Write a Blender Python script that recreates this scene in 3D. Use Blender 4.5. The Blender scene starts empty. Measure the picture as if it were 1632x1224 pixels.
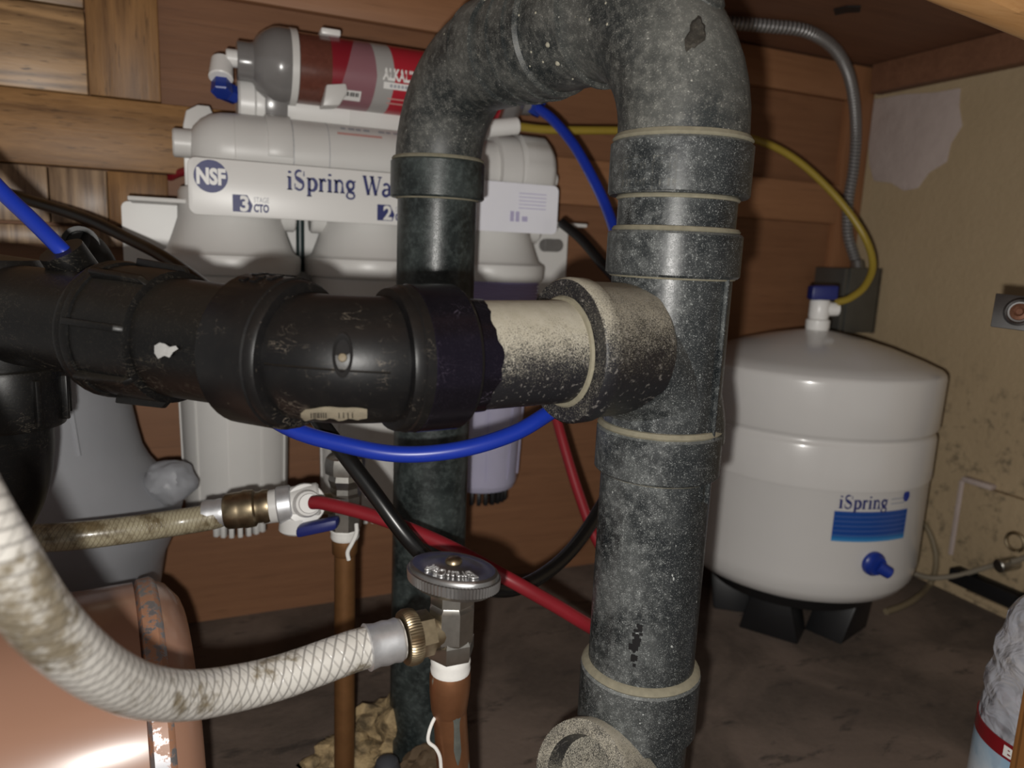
import bpy, bmesh, math, random
from mathutils import Vector, Matrix, noise as mnoise
random.seed(7)
R_ = math.radians
S = bpy.context.scene
COL = S.collection

# ---------------------------------------------------------------- camera, world, light, exposure
F_PX, CAM_H = 1180.0, 0.43
yaw, pit, rol = R_(24), R_(10.2), R_(2.5)
FW = Vector((math.sin(yaw)*math.cos(pit), math.cos(yaw)*math.cos(pit), -math.sin(pit)))
R0 = Vector((math.cos(yaw), -math.sin(yaw), 0)); U0 = R0.cross(FW)
RT = R0*math.cos(rol) + U0*math.sin(rol); UP = U0*math.cos(rol) - R0*math.sin(rol)
CP = Vector((0, 0, CAM_H))
cd = bpy.data.cameras.new('camera'); cam = bpy.data.objects.new('camera', cd); COL.objects.link(cam)
cd.sensor_width = 36; cd.lens = 36*F_PX/1632; cd.clip_start = 0.01
cam.matrix_world = Matrix((( RT.x, UP.x, -FW.x, CP.x), (RT.y, UP.y, -FW.y, CP.y), (RT.z, UP.z, -FW.z, CP.z), (0, 0, 0, 1)))
cd.dof.use_dof = True; cd.dof.focus_distance = 0.40; cd.dof.aperture_fstop = 9.0
S.camera = cam

W = bpy.data.worlds.new('room_light'); S.world = W; W.use_nodes = True
W.node_tree.nodes['Background'].inputs[0].default_value = (1.0, 0.95, 0.9, 1)
W.node_tree.nodes['Background'].inputs[1].default_value = 0.26

ld = bpy.data.lights.new('phone_flash', 'POINT'); ld.energy = 1.0; ld.shadow_soft_size = 0.004; ld.color = (1.0, 0.97, 0.92)
ld.use_nodes = True
_nt = ld.node_tree; _em = _nt.nodes['Emission']; _fo = _nt.nodes.new('ShaderNodeLightFalloff')
_fo.inputs['Strength'].default_value = 14.5; _nt.links.new(_fo.outputs['Linear'], _em.inputs['Strength'])
lamp = bpy.data.objects.new('phone_flash', ld); COL.objects.link(lamp)
lamp.location = CP - RT*0.013 - UP*0.016

S.view_settings.view_transform = 'Standard'; S.view_settings.look = 'None'
S.view_settings.exposure = 0.0; S.view_settings.gamma = 1.0; S.view_settings.use_curve_mapping = False

def ray(x, y): return FW + RT*((x-816)/F_PX) - UP*((y-612)/F_PX)
def P(x, y, Z): return CP + ray(x, y)*Z                       # picture point at a depth
def PY(x, y, Y): r = ray(x, y); return CP + r*(Y/r.y)          # ... on the plane y = Y
def PX(x, y, X): r = ray(x, y); return CP + r*(X/r.x)
def PZ(x, y, h): r = ray(x, y); return CP + r*((h-CAM_H)/r.z)
def PCYL(x, y, cx, cy, rad):                                   # first hit with an upright cylinder
    r = ray(x, y); dx, dy = CP.x-cx, CP.y-cy
    a = r.x**2+r.y**2; b = 2*(dx*r.x+dy*r.y); c = dx*dx+dy*dy-rad*rad
    t = (-b-math.sqrt(max(b*b-4*a*c, 0)))/(2*a); p = CP+r*t
    return math.atan2(p.y-cy, p.x-cx), p.z

# ---------------------------------------------------------------- materials
class G:
    def __init__(s, name):
        s.m = bpy.data.materials.new(name); s.m.use_nodes = True; s.t = s.m.node_tree
        s.b = s.t.nodes['Principled BSDF']; s.tc = None
    def n(s, typ, ins=None, **props):
        x = s.t.nodes.new('ShaderNode'+typ)
        for k, v in props.items(): setattr(x, k, v)
        for k, v in (ins or {}).items(): s.put(x.inputs[k], v)
        return x
    def put(s, sock, v):
        if isinstance(v, bpy.types.NodeSocket): s.t.links.new(v, sock)
        elif isinstance(v, (tuple, list)) and len(v) == 3 and len(sock.default_value) == 4: sock.default_value = (*v, 1)
        else: sock.default_value = v
    def coord(s, which='Object'):
        if s.tc is None: s.tc = s.n('TexCoord')
        return s.tc.outputs[which]
    def math(s, op, a, b=0.0, c=None, clamp=False):
        x = s.n('Math', operation=op, use_clamp=clamp); s.put(x.inputs[0], a); s.put(x.inputs[1], b)
        if c is not None: s.put(x.inputs[2], c)
        return x.outputs[0]
    def mix(s, f, a, b):
        x = s.n('Mix', data_type='RGBA'); s.put(x.inputs[0], f); s.put(x.inputs[6], a); s.put(x.inputs[7], b); return x.outputs[2]
    def noise(s, scale, detail=3, rough=.55, vec=None, dist=0.0):
        return s.n('TexNoise', {'Scale': scale, 'Detail': detail, 'Roughness': rough, 'Distortion': dist, 'Vector': vec or s.coord()}).outputs[0]
    def step(s, v, lo, hi):
        x = s.n('MapRange', {0: v, 1: lo, 2: hi}, interpolation_type='SMOOTHSTEP'); return x.outputs[0]
    def mapping(s, scale=(1,1,1), rot=(0,0,0), vec=None):
        return s.n('Mapping', {'Vector': vec or s.coord(), 'Scale': scale, 'Rotation': rot}).outputs[0]
    def sep(s, v): return s.n('SeparateXYZ', {0: v}).outputs
    def bump(s, h, strength=.3, dist=.001):
        s.put(s.b.inputs['Normal'], s.n('Bump', {'Height': h, 'Strength': strength, 'Distance': dist}).outputs[0])
    def out(s, **k):
        for a, v in k.items(): s.put(s.b.inputs[a.replace('_', ' ')], v)
        return s.m

def plain(name, col, rough=.5, metal=0.0, var=.12, scale=40, **k):
    g = G(name); n = g.noise(scale, 4)
    dark = tuple(c*(1-var) for c in col); lite = tuple(min(1, c*(1+var)) for c in col)
    return g.out(Base_Color=g.mix(n, dark, lite), Roughness=rough, Metallic=metal, **k)

def nz(g): return g.sep(g.n('NewGeometry').outputs['Normal'])[2]

def dusty(name, base, dust, film=.3, speck=.5, top=.3, rough=.42, spk_scale=1500, lo=.56, side=0.0, scratch=0.0, bump=.2, spec=.45):
    g = G(name); nrm = g.n('NewGeometry').outputs['Normal']; nx, ny, nzz = g.sep(nrm)
    big = g.step(g.noise(30, 4), .36, .66); med = g.step(g.noise(210, 5, .7), .42, .7)
    spk = g.step(g.noise(spk_scale, 2, .7), lo, lo+.07)
    blob = g.step(g.noise(330, 1), .765, .79)
    up = g.step(nzz, 0, 1.0)
    flm = g.math('MULTIPLY', g.math('ADD', g.math('MULTIPLY', big, .45), g.math('MULTIPLY', med, .55)), film)
    if side:                                   # thinner pale film on the right-hand faces, by world normal
        right_face = g.step(g.math('ADD', nx, g.math('MULTIPLY', ny, -.25)), -.50, .35)
        flm = g.math('MULTIPLY', flm, g.math('MULTIPLY_ADD', right_face, -side, 1.15))
    flm = g.math('ADD', flm, g.math('MULTIPLY', up, top))
    sp = g.math('MULTIPLY', spk, g.math('MULTIPLY_ADD', med, speck*.6, speck*.4))
    fac = g.math('MAXIMUM', g.math('ADD', flm, sp, clamp=True), g.math('MULTIPLY', blob, min(1, speck*1.6)))
    if scratch:
        ln = g.math('ABSOLUTE', g.math('SUBTRACT', g.noise(70, 4, .6, g.mapping((1, 1, 2.2), (.3, .2, .5)), 1.2), .5))
        sc = g.math('MULTIPLY', g.math('SUBTRACT', 1.0, g.step(ln, .0, .012)), g.step(g.noise(45, 3), .5, .62))
        fac = g.math('MAXIMUM', fac, g.math('MULTIPLY', sc, scratch))
    g.bump(g.math('ADD', spk, g.math('MULTIPLY', med, .5)), bump, .0004)
    return g.out(Base_Color=g.mix(fac, base, dust), Roughness=g.math('MULTIPLY_ADD', fac, .35, rough), Specular_IOR_Level=spec)

M = {}
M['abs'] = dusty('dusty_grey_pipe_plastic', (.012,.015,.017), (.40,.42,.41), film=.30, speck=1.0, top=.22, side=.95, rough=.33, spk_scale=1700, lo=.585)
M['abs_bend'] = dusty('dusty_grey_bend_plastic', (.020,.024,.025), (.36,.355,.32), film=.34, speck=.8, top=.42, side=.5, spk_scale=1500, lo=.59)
M['abs_rear'] = dusty('rear_pipe_plastic', (.011,.015,.015), (.20,.24,.23), film=.30, speck=.06, top=.1, rough=.30)
M['black'] = dusty('black_pipe_plastic', (.0040,.0040,.0046), (.24,.20,.155), film=.018, speck=.10, top=.03, spec=.36, rough=.40, spk_scale=700, lo=.66, scratch=.55, bump=.06)
M['trap'] = dusty('black_trap_plastic', (.0030,.0030,.0032), (.19,.16,.12), film=.015, speck=.05, top=.09, spec=.32, rough=.38, scratch=.25, spk_scale=900, bump=.06)
M['primer'] = dusty('purple_primer_black', (.0045,.0042,.0055), (.17,.14,.19), film=.012, speck=.05, top=.015, rough=.24, scratch=.4, bump=.05)
M['primer'].node_tree.nodes['Principled BSDF'].inputs['Specular Tint'].default_value = (.62,.45,1,1); M['primer'].node_tree.nodes['Principled BSDF'].inputs['Specular IOR Level'].default_value = .32
M['gate'] = plain('rough_black_recess', (.008,.007,.007), .95, var=.4, scale=500)
M['bead'] = plain('dried_glue', (.235,.215,.155), .8, scale=300, var=.3)

def branch_mat(name, lo, hi, seed):
    g = G(name); up = nz(g)
    n = g.noise(90, 4); spk = g.noise(1900, 2, .7)
    h = g.math('ADD', up, g.math('MULTIPLY', g.math('SUBTRACT', n, .5), .7))
    cov = g.step(g.math('ADD', h, g.math('MULTIPLY', g.math('SUBTRACT', spk, .5), 2.6)), lo, hi)
    bare = g.mix(g.step(g.noise(420, 2), .6, .72), (.013,.013,.016), (.16,.15,.14))
    col = g.mix(cov, bare, g.mix(g.noise(200, 4), (.36,.33,.25), (.52,.49,.41)))
    g.bump(spk, .3, .0005)
    return g.out(Base_Color=col, Roughness=g.math('MULTIPLY_ADD', cov, .35, .38))
M['branch'] = branch_mat('overspray_branch_plastic', -.12, .55, 1)
M['hub'] = branch_mat('overspray_hub_plastic', .0, .95, 2)

M['white'] = plain('white_plastic', (.62,.61,.59), .38, var=.04)
M['bright'] = plain('bright_white_plastic', (.74,.73,.71), .35, var=.03)
M['sticker'] = plain('clear_glossy_white', (.80,.80,.86), .12, var=.03)
M['navy'] = plain('navy_print', (.012,.018,.13), .45, var=.1)
M['greyprint'] = plain('grey_print', (.33,.34,.38), .5)
M['redprint'] = plain('faded_red_print', (.55,.28,.25), .5)
M['blueplastic'] = plain('blue_plastic', (.008,.03,.24), .35)
M['bluetube'] = plain('blue_tubing', (.01,.035,.36), .34, var=.15)
M['navytube'] = plain('dark_blue_tubing', (.006,.022,.17), .35, var=.15)
M['redtube'] = plain('red_tubing', (.22,.013,.02), .38, var=.2)
M['blacktube'] = plain('black_tubing', (.006,.006,.006), .3, var=.3)
M['yellowtube'] = plain('yellow_tubing', (.30,.215,.03), .42, var=.12)
M['cord'] = plain('dirty_white_cord', (.22,.19,.145), .6)
M['tancord'] = plain('tan_cord', (.16,.125,.075), .6)
M['blackplastic'] = plain('black_plastic', (.007,.007,.008), .45, var=.3)
M['lit_chrome'] = plain('bright_chrome', (.80,.80,.80), .3, .8)
M['chrome'] = plain('worn_chrome', (.38,.38,.38), .38, 1.0, var=.25, scale=160)
M['nickel'] = plain('dull_nickel', (.42,.41,.38), .34, 1.0, var=.35, scale=140)
M['brass'] = plain('dirty_brass', (.36,.29,.19), .38, 1.0, var=.45, scale=220)
M['alu'] = plain('crimped_aluminium', (.66,.67,.69), .42, .75, var=.25, scale=200)
M['galv'] = plain('galvanised_steel', (.30,.30,.30), .42, 1.0, var=.25, scale=90)
M['steelpaint'] = plain('grey_steel_box', (.13,.13,.12), .4, .7, var=.2)
M['tape'] = plain('white_thread_tape', (.72,.71,.68), .7, var=.08, scale=400)
M['rust'] = plain('rusty_screw', (.16,.07,.04), .6, .5, var=.5, scale=800)
M['hose_black'] = plain('black_rubber', (.012,.011,.010), .5, var=.4)
M['white_paint_smear'] = plain('white_paint_smear', (.42,.42,.41), .7, var=.2, scale=900)

g = G('copper_pipe'); n = g.noise(70, 5, .6); ptn = g.step(g.noise(95, 3, vec=g.mapping((1,1,.35))), .66, .74)
M['copper'] = g.out(Base_Color=g.mix(ptn, g.mix(n, (.16,.070,.032), (.34,.155,.075)), (.17,.20,.18)), Metallic=g.math('MULTIPLY_ADD', ptn, -.6, .75), Roughness=.42)
g = G('tarnished_copper'); n = g.noise(60, 5, .6)
M['copper_dark'] = g.out(Base_Color=g.mix(n, (.12,.055,.02), (.27,.13,.05)), Metallic=.5, Roughness=.5)

HOSE_O = V_(.07, .30, .2485) if False else Vector((.07, .30, .2485))
def hose_mat(name, body, stain, line, ns, pitch, dirt, hard=.5, spot=None, spot_r=.04):
    g = G(name); u, v, _ = g.sep(g.coord('UV'))
    def lines(sg, w):
        a = g.math('MULTIPLY_ADD', u, pitch, g.math('MULTIPLY', v, sg*ns)); f = g.math('FRACT', g.math('ADD', a, 200.0))
        d = g.math('ABSOLUTE', g.math('SUBTRACT', f, .5)); return g.step(d, .5-w, .5-w*.35)
    l = g.math('MAXIMUM', lines(1, .15), g.math('MULTIPLY', lines(-1, .13), .55))
    dn = g.noise(60, 5, .65); dm = g.step(dn, .56-dirt*.12, .66)
    if spot:
        dd = g.n('VectorMath', {0: g.coord(), 1: spot}, operation='DISTANCE').outputs['Value']
        near = g.math('SUBTRACT', 1.0, g.step(dd, spot_r*.35, spot_r)); dm = g.math('MAXIMUM', dm, g.step(g.math('MULTIPLY_ADD', g.noise(85, 5, .7), 1.5, g.math('MULTIPLY', near, .50)), 1.0, 1.3))
    c = g.mix(g.math('MULTIPLY', l, hard), body, line); c = g.mix(g.math('MULTIPLY', dm, .88), c, g.mix(g.noise(300, 3), stain, tuple(x*.22 for x in stain)))
    g.bump(g.math('SUBTRACT', 1.0, l), .35, .0006)
    return g.out(Base_Color=c, Roughness=.3, Coat_Weight=.25, Coat_Roughness=.1)
M['hose'] = hose_mat('braided_vinyl_hose', (.58,.56,.52), (.25,.20,.12), (.17,.16,.15), 6, 215, .25, .75, tuple(P(20, 1060, .192)-HOSE_O), .040)
M['hose_old'] = hose_mat('old_braided_hose', (.36,.32,.22), (.16,.11,.05), (.16,.13,.08), 8, 330, .9, .6)

g = G('flexible_conduit_steel'); u, v, _ = g.sep(g.coord('UV'))
w = g.math('SINE', g.math('MULTIPLY', g.math('ADD', g.math('MULTIPLY', u, 190.0), v), 6.2832))
g.bump(w, .8, .0015); M['conduit'] = g.out(Base_Color=g.mix(g.step(w, -1, 1), (.16,.16,.16), (.46,.45,.45)), Metallic=.6, Roughness=.38)

def wood(name, a, b, c, scale, rough=.45, grain=(1,1,.07), rot=(0,0,0), fig=18, coat=0.0, contrast=1.0):
    g = G(name); v = g.mapping(grain, rot)
    n = g.noise(fig, 2, .45, v, .4); rings = g.math('MULTIPLY_ADD', g.math('SINE', g.math('MULTIPLY', n, 62.0)), .5, .5)
    fine = g.noise(scale, 5, .7, v); broad = g.noise(9, 3, .5)
    f = g.math('ADD', g.math('MULTIPLY', rings, .5*contrast), g.math('MULTIPLY', g.step(fine, .3, .72), .5), clamp=True)
    c1 = g.mix(f, a, b); c1 = g.mix(g.step(broad, .42, .72), c1, g.mix(.45, c1, c))
    pore = g.step(g.noise(scale*2.2, 2, .5, v), .62, .70)
    c1 = g.mix(g.math('MULTIPLY', pore, .55*contrast), c1, tuple(x*.35 for x in a))
    g.bump(fine, .3, .0008)
    return g.out(Base_Color=c1, Roughness=rough, Coat_Weight=coat, Coat_Roughness=.3, Specular_IOR_Level=.3)
OA, OB, OC = (.13,.062,.022), (.33,.175,.066), (.37,.205,.083)
M['oak_x'] = wood('oak_grain_along_rail', OA, OB, OC, 230, grain=(.10,1,1), fig=11)
M['oak_z'] = wood('oak_grain_upright', OA, (.30,.155,.056), OC, 240, grain=(1,1,.07), fig=12)
M['oak_plank'] = wood('rough_varnished_oak_plank', (.085,.042,.018), (.42,.25,.115), (.46,.30,.16), 200, .4, (.10,1,1), (0,R_(5),0), 15, .12, 1.5)
M['oak_block'] = wood('varnished_oak_block', (.12,.07,.04), (.36,.24,.14), (.38,.28,.19), 250, .4, (1,1,.07), fig=22, coat=.15)
M['brown_panel'] = wood('brown_stained_plywood', (.160,.073,.036), (.235,.112,.056), (.205,.098,.048), 170, .55, (.05,1,1), fig=5, contrast=.45)
M['brown_rail'] = wood('brown_stained_rail', (.245,.116,.056), (.34,.168,.083), (.31,.15,.074), 160, .5, (.05,1,1), fig=6, contrast=.45)
M['brown_stile'] = wood('brown_stained_stile', (.20,.090,.042), (.30,.137,.064), (.26,.12,.055), 160, .5, (1,1,.05), fig=6, contrast=.45)
M['ceil'] = wood('underside_board', (.14,.064,.036), (.215,.103,.058), (.18,.085,.047), 150, .6, (.06,1,1), fig=6, contrast=.45)
M['front_oak'] = wood('golden_front_rail', (.55,.27,.095), (.82,.50,.23), (.85,.58,.30), 150, .35, (.05,1,1), fig=9, coat=.2, contrast=.7)
M['front_stile'] = wood('brown_front_stile', (.15,.062,.018), (.24,.11,.036), (.2,.09,.03), 200, .4, (1,1,.05), fig=14)

g = G('stained_floor_board'); v = g.mapping((1,1,1)); n1 = g.noise(6, 6, .62, dist=.6); n2 = g.noise(28, 5, .7, g.mapping((.5,1.4,1), (0,0,R_(35)))); n3 = g.noise(160, 4, .7)
c = g.mix(g.step(n1, .35, .65), (.052,.039,.031), (.155,.115,.092)); c = g.mix(g.step(n2, .55, .68), c, (.025,.020,.017)); c = g.mix(g.math('MULTIPLY', n3, .35), c, (.22,.168,.135))
g.bump(n3, .3, .002); M['floor'] = g.out(Base_Color=c, Roughness=.72)

g = G('mouldy_cream_plaster'); z = g.sep(g.coord())[2]
n1 = g.noise(12, 5); n2 = g.noise(48, 6, .72); mould = g.math('MULTIPLY', g.step(n2, .50, .70), g.step(g.math('SUBTRACT', .36, z), 0, .16))
c = g.mix(n1, (.325,.243,.143), (.42,.32,.198)); c = g.mix(g.math('MULTIPLY', g.noise(240, 4), .35), c, (.27,.20,.12)); c = g.mix(g.math('MULTIPLY', mould, .75), c, (.06,.05,.03))
g.bump(g.noise(120, 4, .6), .35, .003); M['plaster'] = g.out(Base_Color=c, Roughness=.8)
g = G('mauve_plaster_patch'); g.bump(g.noise(70, 4), .4, .003)
M['patch'] = g.out(Base_Color=g.mix(g.noise(40, 5), (.34,.275,.25), (.44,.365,.335)), Roughness=.8)
g = G('peach_enamel'); scr = g.step(g.noise(90, 6, .75), .70, .73)
M['peach'] = g.out(Base_Color=g.mix(scr, g.mix(g.noise(9, 3), (.36,.195,.130), (.41,.230,.158)), (.12,.06,.04)), Roughness=.27, Coat_Weight=.3, Coat_Roughness=.15)
g = G('worn_rim_metal'); wv = g.step(g.noise(140, 5, .7), .48, .56)
M['worn_rim'] = g.out(Base_Color=g.mix(wv, (.40,.205,.125), (.40,.40,.42)), Metallic=g.math('MULTIPLY', wv, .7), Roughness=.4)
g = G('frosted_plastic'); M['frost'] = g.out(Base_Color=g.mix(g.noise(14, 4), (.40,.41,.44), (.52,.53,.56)), Roughness=.38, Transmission_Weight=.45, IOR=1.3)
g = G('clear_violet_sump'); M['sump_clear'] = g.out(Base_Color=g.mix(g.noise(20), (.60,.58,.80), (.72,.70,.88)), Roughness=.12, Transmission_Weight=.5, IOR=1.35)
g = G('violet_thread_band'); z = g.sep(g.coord())[2]
g.bump(g.math('SINE', g.math('MULTIPLY', z, 1900.0)), .8, .001); M['sump_band'] = g.out(Base_Color=(.52,.46,.82), Roughness=.12, Transmission_Weight=.2)
g = G('smoky_clear_cap'); M['smoky'] = g.out(Base_Color=g.mix(g.noise(30), (.20,.19,.185), (.27,.26,.255)), Roughness=.22, Transmission_Weight=.25)
g = G('cartridge_media'); M['media'] = g.out(Base_Color=g.mix(g.noise(260, 3, .7), (.085,.026,.017), (.16,.055,.038)), Roughness=.25, Coat_Weight=.3)
g = G('water_bottle_plastic'); vr = g.n('TexVoronoi', {'Scale': 75.0, 'Vector': g.mapping((1, 1, 1.5))}, feature='SMOOTH_F1').outputs['Distance']
g.bump(g.math('ADD', vr, g.noise(50, 3, .6, dist=.8)), .9, .006)
M['pet'] = g.out(Base_Color=(.90,.92,1.0), Roughness=.10, Transmission_Weight=.66, IOR=1.38)
g = G('bottle_label_scene'); z = g.sep(g.coord())[2]; n = g.noise(34, 4)
t = g.math('ADD', z, g.math('MULTIPLY', n, .05))
c = g.mix(g.step(t, .10, .15), (.62,.66,.70), (.24,.40,.55)); c = g.mix(g.step(g.noise(70, 3, vec=g.mapping((1,1,.6))), .54, .62), c, (.34,.44,.55)); M['blabel'] = g.out(Base_Color=c, Roughness=.2)
M['bred'] = plain('dark_red_label_band', (.20,.010,.014), .22)
g = G('expanding_foam'); n = g.noise(55, 5, .6); g.bump(n, .6, .01); M['foam'] = g.out(Base_Color=g.mix(g.step(n, .35, .65), (.085,.06,.03), (.40,.29,.15)), Roughness=.8)
M['tank'] = plain('white_tank_enamel', (.60,.585,.57), .22, var=.015, Coat_Weight=.3, Coat_Roughness=.08)
g = G('tank_label_blue'); z = g.sep(g.coord())[2]; u, v, _ = g.sep(g.coord('UV'))
ln = g.math('MULTIPLY', g.step(g.math('SINE', g.math('MULTIPLY', v, 40.0)), .55, .9), g.step(g.noise(40, 2, vec=g.mapping((60, 1, 1), vec=g.coord('UV'))), .42, .5))
c = g.mix(g.step(v, 0.0, .25), (.03,.22,.48), (.008,.055,.26)); M['tlabel'] = g.out(Base_Color=g.mix(g.math('MULTIPLY', ln, .16), c, (.35,.45,.62)), Roughness=.25)
# the cartridge's wrap label: colour fields along its length (u in metres along the axis)
g = G('cartridge_label'); u, v, _ = g.sep(g.coord('UV'))
w = g.math('FRACT', g.math('ADD', v, .5))               # .25 top, .5 facing the room, .75 below
c = g.mix(g.step(g.math('ADD', u, g.math('MULTIPLY', w, .055)), .0400, .0406), (.22,.012,.022), (.25,.115,.135))
ub = g.math('ADD', u, g.math('MULTIPLY', g.math('ABSOLUTE', g.math('SUBTRACT', w, .52)), .018))
c = g.mix(g.step(ub, .0405, .0409), c, (.36,.35,.34)); c = g.mix(g.step(ub, .0575, .0579), c, (.40,.020,.034))
M['clabel'] = g.out(Base_Color=c, Roughness=.3)

# ---------------------------------------------------------------- mesh helpers
def world_loc(o):
    v = Vector((0, 0, 0))
    while o: v += o.location; o = o.parent
    return v

def thing(name, label, cat, loc, group=None):
    o = bpy.data.objects.new(name, None); COL.objects.link(o); o.location = loc; o.empty_display_size = .01
    o['label'] = label; o['category'] = cat
    if group: o['group'] = group
    return o

def tag(o, label, cat, group=None):
    o['label'] = label; o['category'] = cat
    if group: o['group'] = group
    return o

def obj(name, bm, mat, parent=None, origin=None, smooth=True, angle=38, label=None):
    me = bpy.data.meshes.new(name)
    bmesh.ops.recalc_face_normals(bm, faces=bm.faces)
    off = world_loc(parent) if parent else Vector(origin or (0, 0, 0))
    bmesh.ops.translate(bm, verts=bm.verts, vec=-off)
    bm.to_mesh(me); bm.free()
    if smooth:
        for p in me.polygons: p.use_smooth = True
        me.set_sharp_from_angle(angle=R_(angle))
    me.materials.append(mat)
    o = bpy.data.objects.new(name, me); COL.objects.link(o)
    if parent: o.parent = parent
    else: o.location = off
    if label: o['label'] = label
    return o

def struct(name, bm, mat, parent=None, **k):
    o = obj(name, bm, mat, parent, **k)
    if not parent: o['kind'] = 'structure'
    return o

def BM():
    bm = bmesh.new(); bm.loops.layers.uv.new('UVMap'); return bm

def crv(pts, n=10):
    pts = [Vector(p) for p in pts]
    if len(pts) < 3: return pts
    q = [pts[0]*2-pts[1]] + pts + [pts[-1]*2-pts[-2]]; out = []
    for i in range(1, len(q)-2):
        a, b, c, d = q[i-1:i+3]
        for k in range(n):
            t = k/n
            out.append(.5*((2*b) + (c-a)*t + (2*a-5*b+4*c-d)*t*t + (3*b-a-3*c+d)*t**3))
    return out + [pts[-1]]

def sweep(bm, pts, rad, seg=20, caps=True, mod=None):
    """tube along points; rad is a number or a list; uv = (metres along, turn)"""
    uvl = bm.loops.layers.uv.active
    pts = [Vector(p) for p in pts]; N = len(pts)
    rads = [rad]*N if not isinstance(rad, (list, tuple)) else rad
    tang = []
    for i in range(N):
        a = pts[max(i-1, 0)]; b = pts[min(i+1, N-1)]; d = b-a
        k = 1
        while d.length < 1e-9 and k < N: k += 1; d = pts[min(i+k, N-1)]-pts[max(i-k, 0)]
        tang.append(d.normalized())
    t0 = tang[0]; ref = Vector((0, 0, 1)) if abs(t0.z) < .9 else Vector((0, 1, 0))
    u = t0.cross(ref).normalized(); L = 0; rings = []
    for i in range(N):
        t = tang[i]; u = (u - t*u.dot(t)).normalized(); v = t.cross(u)
        if i: L += (pts[i]-pts[i-1]).length
        ring = []
        for j in range(seg):
            a = 2*math.pi*j/seg; r = rads[i]
            if mod: r = mod(i, a, r)
            ring.append(bm.verts.new(pts[i] + (u*math.cos(a)+v*math.sin(a))*r))
        rings.append((ring, L))
    for (r1, l1), (r2, l2) in zip(rings, rings[1:]):
        for j in range(seg):
            k = (j+1) % seg; f = bm.faces.new((r1[j], r1[k], r2[k], r2[j]))
            for lp, uv in zip(f.loops, ((l1, j/seg), (l1, (j+1)/seg), (l2, (j+1)/seg), (l2, j/seg))): lp[uvl].uv = uv
    if caps:
        if rads[0] > 1e-6: bm.faces.new(rings[0][0][::-1])
        if rads[-1] > 1e-6: bm.faces.new(rings[-1][0])
    return bm

def lathe(bm, o, axis, prof, seg=32, caps=True, mod=None):
    o = Vector(o); ax = Vector(axis).normalized()
    # nudge repeated stations so that the frame stays defined
    pts, rr, last = [], [], None
    for t, r in prof:
        if last is not None and abs(t-last) < 1e-7: t = last + 1e-6
        pts.append(o+ax*t); rr.append(max(r, 1e-5)); last = t
    uvl = bm.loops.layers.uv.active
    ref = Vector((0, 0, 1)) if abs(ax.z) < .9 else Vector((0, 1, 0))
    u = ax.cross(ref).normalized(); v = ax.cross(u); rings = []
    for i, (p, r) in enumerate(zip(pts, rr)):
        rings.append([bm.verts.new(p+(u*math.cos(2*math.pi*j/seg)+v*math.sin(2*math.pi*j/seg))*(mod(i, 2*math.pi*j/seg, r) if mod else r)) for j in range(seg)])
    for i in range(len(rings)-1):
        t1, t2 = prof[i][0], prof[i+1][0]
        for j in range(seg):
            k = (j+1) % seg; f = bm.faces.new((rings[i][j], rings[i][k], rings[i+1][k], rings[i+1][j]))
            for lp, uv in zip(f.loops, ((t1, j/seg), (t1, (j+1)/seg), (t2, (j+1)/seg), (t2, j/seg))): lp[uvl].uv = uv
    if caps: bm.faces.new(rings[0][::-1]); bm.faces.new(rings[-1])
    return bm

def rod(o, p1, r0, r1=None, seg=20, bev=.12):
    o = Vector(o); d = Vector(p1)-o; L = d.length; r1 = r1 or r0; b = min(r0, L)*bev
    return lathe(BM(), o, d, [(0, r0-b), (b, r0), (L-b, r1), (L, r1-b)], seg)

def box(bm, c, sx, sy, sz, ax=None, bev=0.0):
    c = Vector(c); X, Y, Z = ax or (Vector((1,0,0)), Vector((0,1,0)), Vector((0,0,1)))
    vs = [bm.verts.new(c + X*(sx/2*i) + Y*(sy/2*j) + Z*(sz/2*k)) for i in (-1,1) for j in (-1,1) for k in (-1,1)]
    fs = [bm.faces.new([vs[q] for q in f]) for f in ((0,1,3,2),(4,6,7,5),(0,4,5,1),(2,3,7,6),(0,2,6,4),(1,5,7,3))]
    if bev:
        es = {e for f in fs for e in f.edges}
        bmesh.ops.bevel(bm, geom=list(es), offset=bev, segments=2, affect='EDGES', profile=.5)
    return bm

def prism(bm, poly, depth):
    """front polygon (world points) extruded along the vector depth"""
    a = [bm.verts.new(Vector(p)) for p in poly]; b = [bm.verts.new(Vector(p)+Vector(depth)) for p in poly]; n = len(a)
    bm.faces.new(a); bm.faces.new(b[::-1])
    for i in range(n): bm.faces.new((a[i], b[i], b[(i+1) % n], a[(i+1) % n]))
    return bm

def soften(bm, off, seg=2):
    bmesh.ops.recalc_face_normals(bm, faces=bm.faces)
    bmesh.ops.bevel(bm, geom=[e for e in bm.edges if len(e.link_faces) == 2 and e.calc_face_angle(0) > .5], offset=off, segments=seg, affect='EDGES', profile=.5)
    return bm

def rrect(w, h, r, n=5):
    out = []
    for cx, cy, a0 in ((w/2-r, h/2-r, 0), (-w/2+r, h/2-r, 90), (-w/2+r, -h/2+r, 180), (w/2-r, -h/2+r, 270)):
        for k in range(n+1):
            a = R_(a0+90*k/n); out.append((cx+r*math.cos(a), cy+r*math.sin(a)))
    return out

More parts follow.
